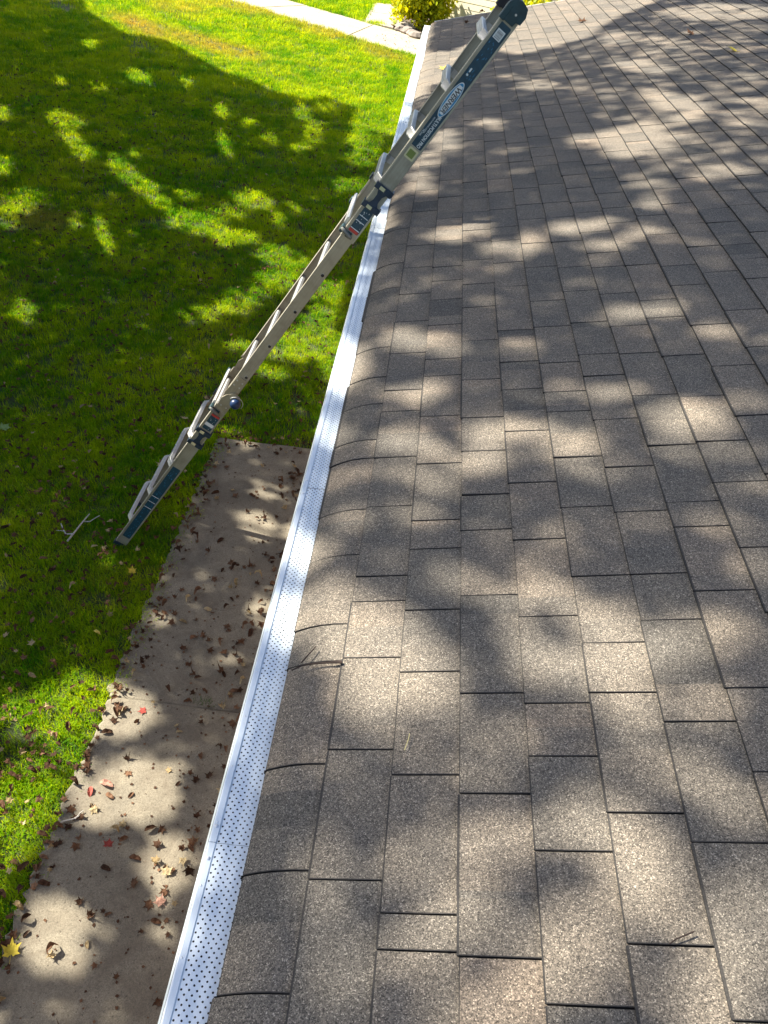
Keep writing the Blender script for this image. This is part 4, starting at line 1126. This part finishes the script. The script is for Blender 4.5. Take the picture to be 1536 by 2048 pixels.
names = {M_LEAF_DARK.name: 'dark brown', M_LEAF_BROWN.name: 'brown', M_LEAF_TAN.name: 'tan'}
def where(P, zone):
    X, Y = P[0], P[1]
    if zone == 'slab':
        side_ = 'close under the gutter' if X > -1.05 else 'along the middle' if X > -1.5 else 'near its grass side'
        if abs(Y - 3.02) < .22: return 'on the concrete by the joint between the slabs'
        if Y < 1.9: return 'at the near slab end, ' + side_
        if Y < 3.02: return 'on the near slab, ' + side_
        if Y < 4.5: return 'on the far slab, ' + side_
        return 'at the far slab end, ' + side_
    if zone == 'edge':
        if Y > 5.7: return 'drifted against the slab end by the lawn'
        if Y > 4.9: return 'on the grassy slab edge below the ladder bracket'
        if Y > 3.9: return 'on the grassy slab edge right of the ladder foot'
        if Y > 3.2: return 'on the slab edge between ladder foot and joint'
        if Y > 2.5: return 'on the grassy slab edge just below the joint'
        if Y > 1.9: return 'on the grassy slab edge beside the grey twig'
        return 'on the grassy slab edge at the bottom left'
    if Y < 2.4: return 'in the sunlit grass at the lower left'
    if Y < 3.3: return 'in the grass left of the slab joint'
    if Y < 4.3: return 'in the shaded grass below the ladder foot'
    if Y < 5.2: return 'in the grass around the forked pale twig'
    if Y < 6.5: return 'in the grass left of the lower ladder rungs'
    return 'on the lawn beyond the ladder hinge'
NIND = 300 - len(SPEC)
litter = {}
for c in cand[:NIND]:
    _, i, mt, P, size, rz, tilt, zone = c
    w = where(P, zone)
    sz = 'small' if size < .068 else 'large' if size > .088 else ''
    shp = 'oval' if i in (4, 5) else 'lobed'
    lab = ' '.join(('%s %s %s dry leaf %s' % (sz, names[mt.name], shp, w)).split())
    leaf_obj(i, mt, P, size, rz, tilt, lab, 'dry leaves ' + w)
lit_b = MB(); mm_ = [M_LEAF_DARK, M_LEAF_BROWN, M_LEAF_TAN]
for c in cand[NIND:]:
    _, i, mt, P, size, rz, tilt, zone = c
    M4 = Matrix.Translation(P) @ Matrix.Rotation(rz, 4, 'Z') @ Matrix.Rotation(tilt[0], 4, 'X') @ Matrix.Rotation(tilt[1], 4, 'Y') @ Matrix.Scale(size, 4)
    src = MESHES[i]
    lit_b.mesh([M4 @ v.co for v in src.vertices], [tuple(p.vertices) for p in src.polygons], mm_.index(mt))
o = lit_b.build('leaf_litter', mm_); tag(o, 'small dry leaves sprinkled over the far lawn', kind='stuff')
# crumbs of leaf and dirt on the slab
b = MB(); rc = random.Random(9)
for k in range(1400):
    X = rc.uniform(SLAB_L + .08, -.6); Y = rc.uniform(1.0, 5.9)
    if rc.random() > .25 + .75 * (X - SLAB_L) / 1.3: continue
    z = .0365 if Y > 3.03 else .0485; s = rc.uniform(.003, .012); a = rc.uniform(0, 6.28)
    b.face([(X + s * math.cos(a + t) * rc.uniform(.5, 1.2), Y + s * math.sin(a + t) * rc.uniform(.5, 1.2), z + rc.uniform(0, .005)) for t in (0, 1.6, 3.1, 4.7)], rc.choice([0, 0, 1]))
tag(b.build('leaf_crumbs', [M_LEAF_DARK, M_LEAF_BROWN]), 'dark crumbs of leaf and dirt on the slab', kind='stuff')

# ------------------------------------------------------------------ twigs and stems
def twig(name, label, mt, branches):
    b = MB()
    for pts, r0, r1 in branches:
        n = len(pts); b.tube(pts, [r0 + (r1 - r0) * i / (n - 1) for i in range(n)], 6)
    return tag(b.build(name, mt), label, 'twig')
def gl(px, z): return [tuple(float(t) for t in on_z(x, y, z)) for x, y in px]
def rfl(px, off=.016): return [tuple(float(t) for t in on_roof(x, y, off)) for x, y in px]
twig('fallen_twig', 'pale forked twig on the grass left of the ladder foot', M_TWIG_PALE, [
    (gl([(135, 1082), (148, 1066), (162, 1048), (172, 1036), (179, 1028)], .055), .008, .005),
    (gl([(146, 1068), (132, 1068), (126, 1058), (122, 1047)], .05), .007, .004),
    (gl([(168, 1043), (180, 1043), (192, 1035), (200, 1031)], .05), .005, .003), (gl([(130, 1062), (120, 1061), (112, 1061)], .05), .003, .002)])
twig('fallen_twig', 'grey bent twig on the sunlit edge of the slab', M_TWIG_PALE, [
    (gl([(112, 1650), (128, 1642), (146, 1638), (158, 1632)], .06), .005, .004), (gl([(150, 1638), (160, 1626), (167, 1621)], .06), .004, .003)])
twig('fallen_twig', 'short straight dark twig on the roof beside the gutter guard', M_TWIG, [(rfl([(603, 1325), (616, 1310), (632, 1293)]), .0022, .0016)])
twig('fallen_twig', 'long dark twig across the roof edge beside the gutter guard', M_TWIG, [(rfl([(583, 1341), (604, 1331), (630, 1327), (660, 1325), (684, 1325)]), .0018, .0026), (rfl([(662, 1325), (672, 1322), (684, 1323)]), .003, .002)])
twig('grass_stem', 'straw coloured grass stem lying on the roof', M_STRAW, [(rfl([(809, 1500), (813, 1489), (817, 1478), (819, 1467)]), .0011, .0009)])
twig('fallen_twig', 'thin brown twig on a shingle at the lower right of the roof', M_TWIG, [(rfl([(1339, 1888), (1352, 1878), (1370, 1871), (1388, 1863)]), .0012, .0016)])
b = MB(); p = on_z(410, 1407, .04); rw = random.Random(4)
for k in range(70):
    a = rw.uniform(0, 6.28); l = rw.uniform(.02, .07); x, y = p[0] + rw.gauss(0, .035), p[1] + rw.gauss(0, .012)
    b.face([(x - .002, y, .02), (x + .002, y, .02), (x + math.cos(a) * l, y + math.sin(a) * l, .035 + rw.uniform(.01, .04))])
tag(b.build('weed_tuft', make_leafy('weed', col=(.05, .11, .02), trans=.4)), 'small green weed growing in the joint between the slabs', 'weed')
